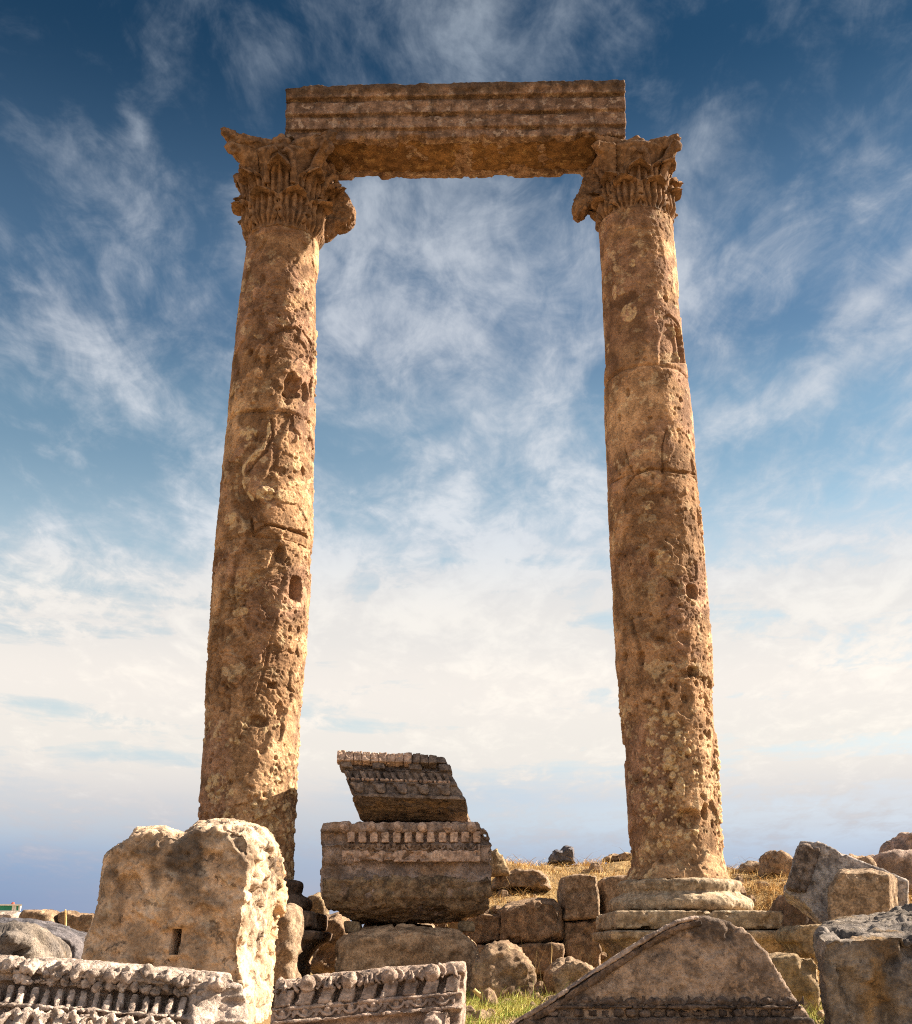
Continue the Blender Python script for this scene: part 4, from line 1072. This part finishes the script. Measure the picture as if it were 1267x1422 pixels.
for i in range(5):   # scrolling leaf carving
    ta = .03 + i * .20
    for s_, o_ in ((1, 0), (1, .018), (-1, .10), (-1, .118)):
        pth = []
        for q in np.linspace(0, 1, 9):
            pth.append(fr.W(*fr.uv(*ont(ta + o_ + s_ * .065 * math.sin(q * 2.6), 1088 + 11.5 * q), .045), .045))
        mb.tube(pth, [.015 + .012 * math.sin(q * 3.1) for q in np.linspace(0, 1, 9)], 7)
    u0, v0 = fr.uv(*ont(ta + .055, 1093)); mb.ell((u0, v0, .0), (.055, .035, .03), fr, 10)
stone('leaf_scroll', mb, M['stacktop'], troot, .006, 1, TINY, .6)

# what carries them
rock('boulder', [(452, 1420), (462, 1340), (468, 1308), (495, 1293), (555, 1288), (640, 1291), (661, 1310), (668, 1335), (664, 1420)], 10.65, 1.0, M['undert'], vox=.022, tags=('rounded brown boulder carrying the stacked carved blocks on small shims', 'boulder'))
for px, lab in (([(477, 1279), (499, 1279), (501, 1295), (479, 1296)], 'left'), ([(636, 1279), (658, 1279), (660, 1294), (637, 1293)], 'right')):
    rock('shim_stone', px, 11.0, .3, M['ochre'], vox=.012, sm=2, spec=WORN, rings=[(1, 0), (1, 1)], tags=('small squared shim stone under the %s end of the dentilled entablature block' % lab, 'shim stone', 'shims under the stack'))
rock('flat_stone', [(503, 1284), (540, 1282), (600, 1284), (604, 1296), (505, 1297)], 11.6, .5, M['tanblock'], vox=.02, tags=('flat tan stone seen through the gap beneath the dentilled block', 'stone'))

# ---- pediment fragment on the right
gw = (.02, -math.cos(R(6)), math.sin(R(6)))
fr = frame_px((950, 1390), 5.1, gw, (800, 1388), (1100, 1388))
groot = thing('pediment_fragment', P(930, 1422, 5.3) * V(1, 1, 0) + V(0, 0, .45), 'mottled gable shaped pediment fragment with egg moulding and a sloping left edge coloured as if sunlit', 'pediment block')
out = [(640, 1462), (706, 1424), (760, 1392), (830, 1345), (900, 1300), (938, 1280), (965, 1273), (992, 1272), (1012, 1276), (1035, 1290), (1052, 1308), (1068, 1322), (1074, 1334), (1100, 1378), (1126, 1412), (1150, 1462)]
pts = [fr.uv(*p) for p in out]
mb = MB(); c0 = np.mean(pts, 0)
def ringw(sc, w): return fr.M(np.array([(*(c0 + (np.array(p) - c0) * sc), w) for p in pts]))
mb.loft([ringw(.985, .012), ringw(1, -.01), ringw(1, -.30), ringw(.96, -.36)])
stone('block', mb, M['gable'], groot, .009, 2, [(.012, .25, 3, 'f'), (.008, .07, 3, 'r'), (.005, .02, 3, 'r'), (.009, .15, 4, 'c')])
sl_ = [(640, 1463), (706, 1425), (760, 1393), (830, 1346), (900, 1301), (938, 1281), (968, 1274)]
up_, dn_ = [], []
for x, y in sl_:
    u0, v0 = fr.uv(x, y); up_.append((u0, v0))
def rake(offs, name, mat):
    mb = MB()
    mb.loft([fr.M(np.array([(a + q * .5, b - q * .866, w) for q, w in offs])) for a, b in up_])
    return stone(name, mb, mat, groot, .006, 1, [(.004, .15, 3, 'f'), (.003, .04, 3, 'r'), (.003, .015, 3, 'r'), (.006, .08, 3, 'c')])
rake([(-.007, -.30), (-.007, .035), (.009, .042), (.014, .015), (.010, -.30)], 'raking_rim', M['cornice'])  # paler stone along the slope stands in for sunlight
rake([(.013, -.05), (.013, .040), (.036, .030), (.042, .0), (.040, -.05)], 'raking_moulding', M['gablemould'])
def ong(x, y): return (x, y)
def band(y0, y1, x0, x1, w, name):
    a = [fr.uv(x0, y0), fr.uv(x1, y0), fr.uv(x1 + (y1 - y0) * .55, y1), fr.uv(x0 - 1, y1)]
    mb = MB(); mb.loft([fr.M(np.array([(*q, -.05) for q in a])), fr.M(np.array([(*q, w) for q in a]))])
    return stone(name, mb, M['gablemould'], groot, .008, 1, FINE)
band(1397, 1401, 752, 1112, .035, 'fillet')
band(1413, 1440, 726, 1124, .040, 'lower_fascia')
mb = MB()
for i in range(11):
    x = 782 + i * 31.5
    u0, v0 = fr.uv(x, 1390.5)
    mb.ell((u0, v0, .010), (.030, .018, .020), fr, 10)
    mb.tube([fr.W(u0 + .038 * math.cos(a_), v0 + .006 + .026 * math.sin(a_), .016) for a_ in np.linspace(math.pi * 1.08, math.pi * 1.92, 8)], .006, 6)
    mb.tube([fr.W(u0 + .048, v0 - .02, .016), fr.W(u0 + .05, v0 + .02, .016)], .0065, 6)
stone('egg_and_dart_course', mb, M['gablemould'], groot, .005, 1, TINY)
for i in range(19):
    x = 762 + i * 18.3
    carve_box(fr, [(x, 1412), (x + 13.5, 1412), (x + 12, 1401.5), (x - 1.5, 1401.5)], -.02, .03 - .008 * RNG.random(), 'dentil', M['gablemould'], groot, .006, TINY, 1.5)

# ---- right hand side
def rings_px(name, rings, mat, vox, sm, spec, tags, k=1):
    mb = MB(); mb.loft(loft_px(rings)); return stone(name, mb, mat, None, vox, sm, spec, k, tags=tags)
fo = [(1150, 1450), (1142, 1380), (1131, 1318), (1136, 1298), (1160, 1297), (1200, 1296), (1240, 1292), (1300, 1288), (1345, 1292), (1350, 1450)]
bo = [(1160, 1440), (1150, 1370), (1140, 1310), (1146, 1284), (1170, 1279), (1205, 1275), (1240, 1268), (1290, 1258), (1330, 1262), (1340, 1440)]
f1 = [(1156, 1450), (1149, 1380), (1140, 1322), (1143, 1306), (1163, 1303), (1200, 1302), (1240, 1299), (1295, 1296), (1338, 1298), (1342, 1450)]
rings_px('grey_boulder', [(f1, 5.2), (fo, 5.35), (bo, 6.3), (bo, 6.6)], M['greyrock'], .013, 3, [(.04, .4, 3, 'f'), (.022, .13, 3, 'r'), (.010, .04, 3, 'r'), (.004, .02, 3, 'f'), (.03, .2, 3, 'c')],
         ('large blue grey boulder with a sloping top at the bottom right corner', 'boulder'))
rock('squared_block', [(1078, 1330), (1105, 1325), (1126, 1328), (1136, 1342), (1140, 1385), (1142, 1450), (1096, 1450), (1088, 1390)], 7.3, .55, M['ochre'], vox=.014, sm=2, spec=BLOCK, rings=[(.97, -.02), (1, .05), (1, .9), (.97, 1)], tags=('squared ochre block standing between the pediment fragment and the large grey boulder', 'stone block'))
rock('cornice_fragment', [(1100, 1306), (1099, 1293), (1112, 1285), (1165, 1284), (1168, 1312), (1160, 1330), (1118, 1326), (1112, 1310)], 8.6, .5, M['ochre'], vox=.014, sm=2, spec=BLOCK, rings=[(.97, -.02), (1, .05), (1, 1)], tags=('small stepped ochre cornice fragment lying behind the squared ochre block', 'stone fragment'))
sroot = thing('carved_slab', P(1170, 1285, 9.3), 'tilted speckled grey marble slab with a dark carved moulding along its upper left edge', 'carved slab')
sw = (-.25, -.93, .12)
fr = Frame(P(1160, 1230, 9.2), (1, 0, 0), sw)
out = [(1112, 1166), (1134, 1168), (1154, 1176), (1172, 1186), (1195, 1195), (1226, 1206), (1262, 1222), (1264, 1290), (1150, 1292), (1128, 1266), (1104, 1246), (1088, 1238), (1089, 1224), (1098, 1200)]
uvs = [fr.uv(*p) for p in out]
mb = MB(); mb.loft([fr.M(np.array([(*q, .0) for q in uvs])), fr.M(np.array([(*q, -.42) for q in uvs]))])
stone('slab', mb, M['slanted'], sroot, .014, 2, [(.016, .3, 3, 'f'), (.010, .08, 3, 'r'), (.005, .03, 3, 'f'), (.012, .2, 3, 'c')])
mb = MB()
for i in range(9):
    q = .10 + .9 * i / 8; u0, v0 = fr.uv(lerp(1121, 1101, q), lerp(1172, 1232, q))
    mb.ell((u0, v0, .02), (.055, .035, .045), fr, 10); mb.ell((u0 + .085, v0 - .02, .01), (.025, .03, .03), fr, 8)
    mb.tube([fr.W(u0 - .05, v0 - .02, .02), fr.W(u0 + .06, v0 - .035, .02), fr.W(u0 + .09, v0 - .02, .02)], .012, 6)
stone('carved_moulding', mb, M['stacktop'], sroot, .012, 1, TINY, 2)
rings_px('tan_block', [([(1152, 1292), (1153, 1238), (1166, 1212), (1207, 1209), (1236, 1216), (1236, 1290)], 8.75), ([(1149, 1292), (1150, 1236), (1164, 1208), (1208, 1206), (1238, 1213), (1239, 1290)], 8.82), ([(1160, 1288), (1160, 1236), (1172, 1207), (1215, 1206), (1262, 1222), (1264, 1285)], 9.4)], M['tanblock'], .014, 1, [(.008, .3, 3, 'f'), (.007, .05, 3, 'r'), (.005, .025, 3, 'f'), (.012, .2, 3, 'c')],
         ('plain tan ashlar block leaning against the speckled grey marble slab', 'stone block'))
rock('rubble_stone', [(1243, 1188), (1246, 1172), (1258, 1156), (1275, 1153), (1310, 1162), (1315, 1192)], 12.2, .6, M['stackmid'], vox=.025, tags=('dark brown rubble stone, upper of two at the right edge against the sky', 'rubble stone', 'rubble at the right edge'))
rock('rubble_stone', [(1218, 1212), (1221, 1190), (1240, 1182), (1275, 1184), (1312, 1188), (1316, 1240), (1240, 1238)], 11.6, .7, M['stackmid'], vox=.025, tags=('broad dark rubble stone, lower of two at the right edge behind the tan block', 'rubble stone', 'rubble at the right edge'))
rock('rubble_stone', [(1066, 1216), (1067, 1186), (1080, 1182), (1096, 1186), (1106, 1192), (1110, 1220)], 13.6, .5, M['brownrock'], vox=.022, tags=('brown rubble stone in dry grass just left of the tilted marble slab', 'rubble stone'))
rock('rubble_stone', [(1030, 1210), (1034, 1201), (1048, 1196), (1064, 1199), (1066, 1214)], 14.4, .5, M['tanblock'], vox=.022, tags=('low sunlit rubble stone on the crest of the grassy mound, right of the pitted column', 'rubble stone'))
rock('rubble_stone', [(1165, 1200), (1172, 1188), (1190, 1186), (1204, 1190), (1216, 1200), (1220, 1215)], 10.6, .4, M['brownrock'], vox=.02, tags=('small broken rubble stone peeping over the upper edge of the marble slab', 'rubble stone'))
rock('boulder', [(1092, 1318), (1090, 1284), (1094, 1256), (1102, 1242), (1128, 1258), (1152, 1284), (1150, 1318)], 10.2, .7, M['baseshade'], vox=.025, tags=('brown boulder coloured dark as if in shadow beneath the tilted marble slab', 'boulder'))  # the slab's shadow is painted into this boulder's colour

# ---- rubble wall in the middle
asl = [(.97, -.02), (1, .05), (1, 1)]
wl = 'blocks of the rubble wall'
rock('wall_block', [(783, 1278), (782, 1240), (785, 1216), (805, 1213), (831, 1215), (834, 1274)], 12.35, .7, M['tanblock'], vox=.016, sm=2, spec=BLOCK, rings=asl, tags=('squared upright wall block with a sunlit top, upper course of the rubble wall', 'wall block', wl))
rock('wall_block', [(785, 1345), (784, 1280), (834, 1277), (836, 1345)], 12.4, .7, M['brownrock'], vox=.016, sm=2, spec=BLOCK, rings=asl, tags=('brown wall block directly under the upright block with the sunlit top', 'wall block', wl))
rock('wall_block', [(840, 1272), (839, 1222), (846, 1216), (880, 1214), (884, 1270)], 12.5, .6, M['tanblock'], vox=.016, sm=2, spec=BLOCK, rings=asl, tags=('narrow tan wall block touching the left side of the pitted column base', 'wall block', wl))
rock('wall_block', [(697, 1306), (696, 1264), (712, 1254), (742, 1246), (774, 1250), (782, 1262), (783, 1302), (745, 1312)], 12.3, .8, M['brownrock'], vox=.016, sm=3, spec=ROCK, k=.7, tags=('rough rounded dark wall block half in shadow under the grassy slope', 'wall block', wl))
rock('wall_block', [(646, 1310), (646, 1272), (670, 1268), (695, 1270), (696, 1308)], 12.4, .7, M['brownrock'], vox=.016, sm=2, spec=BLOCK, rings=asl, tags=('squared brown wall block close behind the right end of the stacked blocks', 'wall block', wl))
rock('wall_block', [(660, 1352), (660, 1312), (720, 1313), (784, 1310), (786, 1352)], 12.2, .8, M['brownrock'], vox=.018, sm=3, spec=ROCK, k=.6, rings=asl, tags=('long low block forming the bottom course of the rubble wall', 'wall block', wl))
rock('rubble_stone', [(760, 1200), (764, 1188), (772, 1180), (780, 1182), (790, 1174), (799, 1176), (802, 1200)], 14.9, .35, M['slate'], vox=.018, sm=1, tags=('dark jagged stone standing up on the crest of the grassy mound against the sky', 'rubble stone'))
rock('flat_stone', [(684, 1234), (690, 1216), (715, 1207), (744, 1206), (764, 1216), (768, 1236)], 13.5, .8, M['tanblock'], vox=.02, tags=('flat weathered stone half sunk in dry grass on the slope above the wall', 'stone'))
rock('rubble_stone', [(836, 1196), (842, 1187), (856, 1183), (866, 1182), (880, 1184), (884, 1198)], 15.0, .4, M['brownrock'], vox=.02, tags=('low brown stones on the mound crest, touching the left outline of the pitted column', 'rubble stone'))
rock('rubble_stone', [(680, 1215), (683, 1184), (690, 1178), (694, 1186), (700, 1184), (705, 1196), (710, 1216)], 13.2, .4, M['ochre'], vox=.018, sm=1, tags=('pale broken stump of stone beside the upper right corner of the stack', 'rubble stone'))
rock('boulder', [(652, 1425), (656, 1338), (678, 1318), (702, 1311), (722, 1320), (738, 1338), (744, 1360), (738, 1402), (700, 1420)], 9.5, .8, M['brownrock'], vox=.018, spec=ROCK, k=1.25, tags=('craggy brown boulder in the grass with a sunlit right side, left of the pediment fragment', 'boulder'))
rock('boulder', [(760, 1392), (764, 1352), (782, 1335), (800, 1330), (820, 1338), (838, 1350), (836, 1385), (800, 1400)], 9.7, .6, M['tanblock'], vox=.016, spec=ROCK, k=.9, tags=('smaller angular boulder with a sunlit top behind the sloping edge of the pediment fragment', 'boulder'))
rock('rubble_stone', [(421, 1275), (424, 1246), (436, 1239), (448, 1244), (456, 1275)], 12.9, .5, M['ochre'], vox=.02, tags=('small yellowish stone in the gap between the left column base and the stack', 'rubble stone'))
rock('rubble_stone', [(428, 1350), (438, 1312), (444, 1274), (470, 1270), (484, 1290), (478, 1312), (470, 1352)], 12.4, .6, M['brownrock'], vox=.02, tags=('grey brown rubble stone low in the gap left of the stack, above the foreground bosses', 'rubble stone'))

# ---- left edge
rock('slate_block', [(-60, 1345), (-60, 1276), (0, 1275), (36, 1278), (62, 1286), (88, 1294), (106, 1300), (119, 1314), (122, 1345)], 7.8, .7, M['slate'], vox=.018, sm=2, spec=BLOCK, tags=('slate grey block with a sloping top left of the slotted boulder', 'stone block'))
rock('wall_block', [(24, 1300), (25, 1270), (32, 1264), (62, 1263), (72, 1270), (77, 1282), (77, 1300)], 13.2, .6, M['brownrock'], vox=.018, sm=2, spec=BLOCK, tags=('low brown wall block on the left skyline above the slate grey block', 'wall block', 'blocks on the left skyline'))
rock('wall_block', [(80, 1304), (80, 1268), (90, 1264), (104, 1266), (110, 1271), (118, 1268), (136, 1269), (140, 1304)], 13.3, .6, M['brownrock'], vox=.018, sm=2, spec=BLOCK, tags=('low brown wall block on the left skyline touching the slotted boulder', 'wall block', 'blocks on the left skyline'))
rock('wall_block', [(-60, 1290), (-60, 1268), (0, 1266), (23, 1266), (26, 1290)], 15.5, .6, M['pale'], vox=.025, sm=2, spec=BLOCK, tags=('pale sunlit wall block on the left skyline under the green panes', 'wall block', 'blocks on the left skyline'))
cut = MB(); c = P(12, 1328, 5.0); cut.ell(c, (.11, .16, .085), n=12)
rock('hollow_stone', [(-70, 1380), (-70, 1290), (-20, 1287), (2, 1288), (18, 1294), (32, 1308), (44, 1332), (40, 1350), (30, 1380)], 5.1, .5, M['greyrock'], vox=.011, sm=2, tags=('brown stone with a dark carved hollow and a sunlit rim at the left edge', 'hollowed stone'), cut=cut)
mb = MB(); mb.tube([P(91, 1300, 12.6), P(91.5, 1280, 12.62), P(91, 1263, 12.6)], [.012, .011, .009], 8)
stone('reed_stalk', mb, M['straw'], None, .004, 0, [(.001, .02, 2, 'f')], tags=('thin yellow reed stalk standing upright before the left skyline blocks', 'reed'))
def branch(px, d, r0, r1, label):
    pts = [P(x, y, d) for x, y in px]; mb = MB()
    fine_ = []
    for a, b in zip(pts[:-1], pts[1:]):
        for q in (0, .33, .66): fine_.append(a + (b - a) * q)
    fine_.append(pts[-1]); n = len(fine_)
    mb.tube(fine_, [lerp(r0, r1, i / (n - 1)) for i in range(n)], 8)
    return stone('fallen_branch', mb, M['straw'], None, .005, 1, [(.006, .06, 2, 'f'), (.002, .02, 2, 'f')], tags=(label, 'branch'))
branch([(658, 1374), (668, 1383), (682, 1393), (700, 1403), (716, 1408), (735, 1402)], 8.4, .014, .022, 'bare pale branch lying in the green grass before the craggy boulder')

# ---- a little building far away on the left
bd = 34.0
broot = thing('distant_hut', P(-30, 1300, bd) * V(1, 1, 0) + V(0, 0, .3), 'tiny distant white hut with green panes and a small red cap at the left edge', 'hut')
x0, x1 = P(-130, 1260, bd)[0], P(28.5, 1260, bd)[0]; zb_, zm, zt = .3, P(0, 1264.5, bd)[2], P(0, 1257.5, bd)[2]
whitep = plain_mat('white_plaster', (.75, .74, .70), .8, .2, 3); greeng = plain_mat('green_pane', (.04, .25, .17), .25, .2, 3); redc = plain_mat('red_cap', (.45, .09, .06), .6, .2, 3)
def simple(name, mbx, mat, parent):
    v, f = mbx.arrays(); 
    me = _raw(mbx); fix_normals(me); v, fs = _geom(me); bpy.data.meshes.remove(me)
    return link(name, v, fs, mat, parent, False)
mb = MB(); back_ = V(x1 / bd * 3, 3, 0)       # its side wall recedes along the line of sight
for za_, zb2, e in ((zb_, zm, 0), (zt, zt + .035, .05)):
    q4 = np.array([(x0 - e, bd - e, za_), (x1 + e, bd - e, za_), (x1 + e, bd - e, zb2), (x0 - e, bd - e, zb2)]); mb.prism(q4, back_)
for xx in (x0, P(17, 1260, bd)[0], P(20, 1260, bd)[0], x1 - .05): mb.box((xx, bd + .0, zm), (xx + .05, bd + .06, zt))
simple('wall', mb, whitep, broot)
for a, b in ((x0 + .06, P(16.6, 1260, bd)[0]), (P(20, 1260, bd)[0] + .06, x1 - .06)):
    mb = MB(); mb.box((a, bd + .02, zm + .003), (b, bd + .05, zt - .003)); simple('window', mb, greeng, broot)
mb = MB(); cx_ = P(12.5, 1258, bd); mb.ell((cx_[0], bd + .3, zt + .03), (.055, .055, .075), n=12); simple('roof_cap', mb, redc, broot)
# ------------------------------------------------------------------ light, sky, camera
SUN_EL, SUN_AZ = R(33), R(14)       # azimuth: to the right of the view and a little behind the columns
sd = V(math.cos(SUN_EL) * math.cos(SUN_AZ), math.cos(SUN_EL) * math.sin(SUN_AZ), math.sin(SUN_EL))
sl = bpy.data.lights.new('sun', 'SUN'); sl.energy = 5.0; sl.angle = R(.55); sl.color = (1.0, .87, .69)
so = bpy.data.objects.new('sun', sl); COL.objects.link(so)
so.rotation_euler = Vector(sd).to_track_quat('Z', 'Y').to_euler(); so.location = (20, 8, 15)

W = bpy.data.worlds.new('World'); S.world = W; W.use_nodes = True
t = NT(W.node_tree); t.n.clear()
wo = t.node('ShaderNodeOutputWorld'); bg = t.node('ShaderNodeBackground'); t.l.new(bg.outputs[0], wo.inputs[0])
sky = t.node('ShaderNodeTexSky', sky_type='NISHITA'); sky.sun_disc = False; sky.sun_elevation = SUN_EL; sky.sun_rotation = math.pi / 2 - SUN_AZ
sky.air_density = 1.0; sky.dust_density = .6; sky.ozone_density = 1.6; sky.altitude = 600
bg.inputs['Strength'].default_value = .0505
gen = t.node('ShaderNodeTexCoord').outputs['Generated']
sep = t.node('ShaderNodeSeparateXYZ'); t.l.new(gen, sep.inputs[0])
dx, dy, dz = sep.outputs
el = t.math('ARCSINE', dz)
az = t.math('ARCTAN2', dx, dy)
# cirrus lie on a flat layer high above the ground
inv = t.math('DIVIDE', 1.0, t.math('ADD', t.math('MAXIMUM', dz, 0.0), .16))
cmb = t.node('ShaderNodeCombineXYZ'); t.put(cmb.inputs[0], t.math('MULTIPLY', dx, inv)); t.put(cmb.inputs[1], t.math('MULTIPLY', dy, inv)); cmb.inputs[2].default_value = .37
lay = cmb.outputs[0]
wisp = t.noise(t.scalev(lay, (2.4, 1.3, 1), (3.1, .4, 0)), 1.7, 10, .62, .75)
puff = t.noise(t.scalev(lay, (2.2, 1.7, 1), (7.7, 2.9, 0)), 3.4, 9, .64, .5)
fine = t.noise(t.scalev(lay, (2.2, 1.2, 1), (1.7, 5.9, 0)), 9.0, 6, .6, .6)
def azel(px, py):
    r = unit(ray(px, py)); return math.atan2(r[0], r[1]), math.asin(r[2])
def blob(px, py, rx, ry, rot, amp):
    """a bank of cloud: px size and place as seen in the photo, kept as a direction in the sky"""
    a0, e0 = azel(px, py); k = 1.0 / FOC
    da = t.math('MULTIPLY', t.math('SUBTRACT', az, a0), math.cos(e0)); de = t.math('SUBTRACT', el, e0)
    c, s_ = math.cos(R(rot)), math.sin(R(rot))
    u = t.math('MULTIPLY_ADD', da, c / (rx * k), t.math('MULTIPLY', de, s_ / (rx * k)))
    v = t.math('MULTIPLY_ADD', da, -s_ / (ry * k), t.math('MULTIPLY', de, c / (ry * k)))
    q = t.math('MULTIPLY_ADD', u, u, t.math('MULTIPLY', v, v))
    return t.math('MULTIPLY', t.math('EXPONENT', t.math('MULTIPLY', q, -1.0)), amp)
BANKS = [(620, 440, 185, 290, 0, .34), (600, 330, 130, 110, 0, .08), (640, 60, 170, 90, 70, .18), (640, 800, 420, 150, 0, .20), (1150, 840, 300, 130, 0, .22), (90, 820, 260, 130, 0, .12), (1100, 548, 190, 30, 27, .40), (1235, 390, 110, 22, 30, .30), (1050, 350, 230, 45, 22, .20),
         (200, 555, 170, 34, -33, .24), (145, 290, 90, 60, -50, .12), (192, 182, 38, 16, -55, .42), (372, 75, 40, 42, 0, .30), (340, 130, 40, 110, 10, .06), (1190, 180, 70, 60, 30, .12), (1130, 690, 170, 40, 15, .10),
         (1130, 120, 60, 30, 20, .08), (300, 400, 160, 90, -30, .06), (40, 545, 40, 16, 0, .18), (250, 700, 140, 40, -20, .08), (900, 30, 100, 40, 60, .05), (1230, 270, 60, 30, 30, .12),
         (60, 60, 300, 190, 0, -.22), (1080, 50, 240, 130, 0, -.20), (60, 660, 190, 110, 0, -.16), (60, 420, 120, 60, 0, -.12), (1180, 180, 160, 110, 30, -.10), (1150, 640, 160, 50, 15, -.14), (280, 230, 60, 60, 0, -.04), (1060, 620, 120, 40, 20, -.10), (500, 660, 70, 90, 20, -.2), (560, 560, 60, 40, 0, -.1), (740, 700, 60, 60, 0, -.12), (30, 330, 110, 90, 0, -.06)]
den = 0
acc = None
for b in BANKS:
    q = blob(*b); acc = q if acc is None else t.math('ADD', acc, q)
field = t.math('ADD', t.math('MULTIPLY', wisp, .60), t.math('ADD', t.math('MULTIPLY', puff, .54), t.math('MULTIPLY', fine, .34)))
field = t.math('ADD', t.math('MULTIPLY', t.math('SUBTRACT', field, .74), 1.9), acc)
cov = t.step(field, -.18, .60)
deep = t.step(field, .02, .50)
def ramp(x, stops):
    n = t.node('ShaderNodeValToRGB'); n.color_ramp.interpolation = 'EASE'; e = n.color_ramp.elements
    while len(e) < len(stops): e.new(.5)
    for q, (p_, c_) in zip(e, stops): q.position = p_; q.color = (*c_, 1)
    t.put(n.inputs[0], x); return n.outputs[0]
eln = t.math('DIVIDE', el, R(60))
K = 1.35    # evening air: how the clear sky is toned with height
tint = ramp(eln, [(3 / 60, (.36, .40, .55)), (6.5 / 60, (.75, .62, .58)), (10 / 60, (1.0, .86, .66)), (17.6 / 60, (1.0, .93, .70)), (24 / 60, (.66, .70, .58)), (30 / 60, (.37, .455, .44)), (43 / 60, (.075, .17, .205)), (50 / 60, (.075, .165, .205)), (58 / 60, (.6, .6, .58))])  # topmost stop: unseen zenith brightened to add fill light
blue = t.mix(1.0, t.mix(1.0, sky.outputs[0], tint, 'MULTIPLY'), (K, K, K), 'MULTIPLY')
cloud = ramp(eln, [(4 / 60, (.56, .58, .66)), (9 / 60, (1.0, .94, .87)), (12 / 60, (1.06, .985, .91)), (15 / 60, (.95, .91, .87)), (20 / 60, (.74, .785, .855)), (30 / 60, (.60, .65, .74)), (42 / 60, (.36, .43, .53)), (58 / 60, (.5, .5, .5))])
cloud = t.mix(1.0, cloud, t.mix(deep, (5.35, 5.3, 5.25), (6.1, 6.0, 5.8)), 'MULTIPLY')
# thin layered haze low down, thickest about ten degrees up
g1 = t.math('EXPONENT', t.math('MULTIPLY', t.math('POWER', t.math('DIVIDE', t.math('SUBTRACT', el, R(11.0)), R(5.5)), 2.0), -1.0))
strat = t.noise(t.scalev(gen, (1.6, 1.6, 13), (.3, .2, 2.1)), 1.7, 7, .58, .4)
cov = t.math('MINIMUM', t.math('ADD', cov, t.math('MULTIPLY', g1, t.step(strat, .36, .60))), 1.0)
glow = t.math('ADD', t.math('ADD', blob(660, 950, 620, 170, 0, .62), blob(60, 980, 420, 110, 0, .42)), t.math('ADD', blob(1230, 930, 330, 150, 0, .40), blob(640, 640, 260, 260, 0, .08)))
cov = t.math('MINIMUM', t.math('ADD', cov, t.math('MULTIPLY', glow, t.step(strat, .28, .60, .45, 1.1))), 1.0)
col = t.mix(t.math('MULTIPLY', cov, .92), blue, cloud)
# an unseen bright cloud bank, added behind the viewer as fill light
col = t.mix(t.math('MULTIPLY', t.step(dy, .1, -.5, 0, .6), t.step(strat, .2, .6, .6, 1.0)), col, (5.6, 5.3, 4.95))
low = t.step(el, R(5.6), R(1.6))
low = t.math('MULTIPLY', low, t.step(strat, .25, .6, .8, .97))
col = t.mix(low, col, t.mix(t.step(az, R(-24), R(-3)), (1.35, 1.85, 3.1), (2.55, 2.75, 3.4)))
t.l.new(col, bg.inputs['Color'])
W.cycles.sampling_method = 'MANUAL'; W.cycles.sample_map_resolution = 1024

cd = bpy.data.cameras.new('camera'); cam = bpy.data.objects.new('camera', cd); COL.objects.link(cam)
cam.location = (0, 0, CZ); cam.rotation_euler = (math.pi / 2 + TH, 0, 0)
cd.sensor_fit = 'VERTICAL'; cd.sensor_height = 24.0; cd.lens = FOC / 1422 * 24.0; cd.clip_end = 6000; cd.clip_start = .05
S.camera = cam
S.view_settings.view_transform = 'Standard'; S.view_settings.look = 'None'; S.view_settings.exposure = 1.75; S.view_settings.gamma = 1; S.view_settings.use_curve_mapping = False
S.cycles.filter_width = 1.1; S.cycles.use_denoising = False; S.cycles.max_bounces = 6; S.cycles.diffuse_bounces = 4
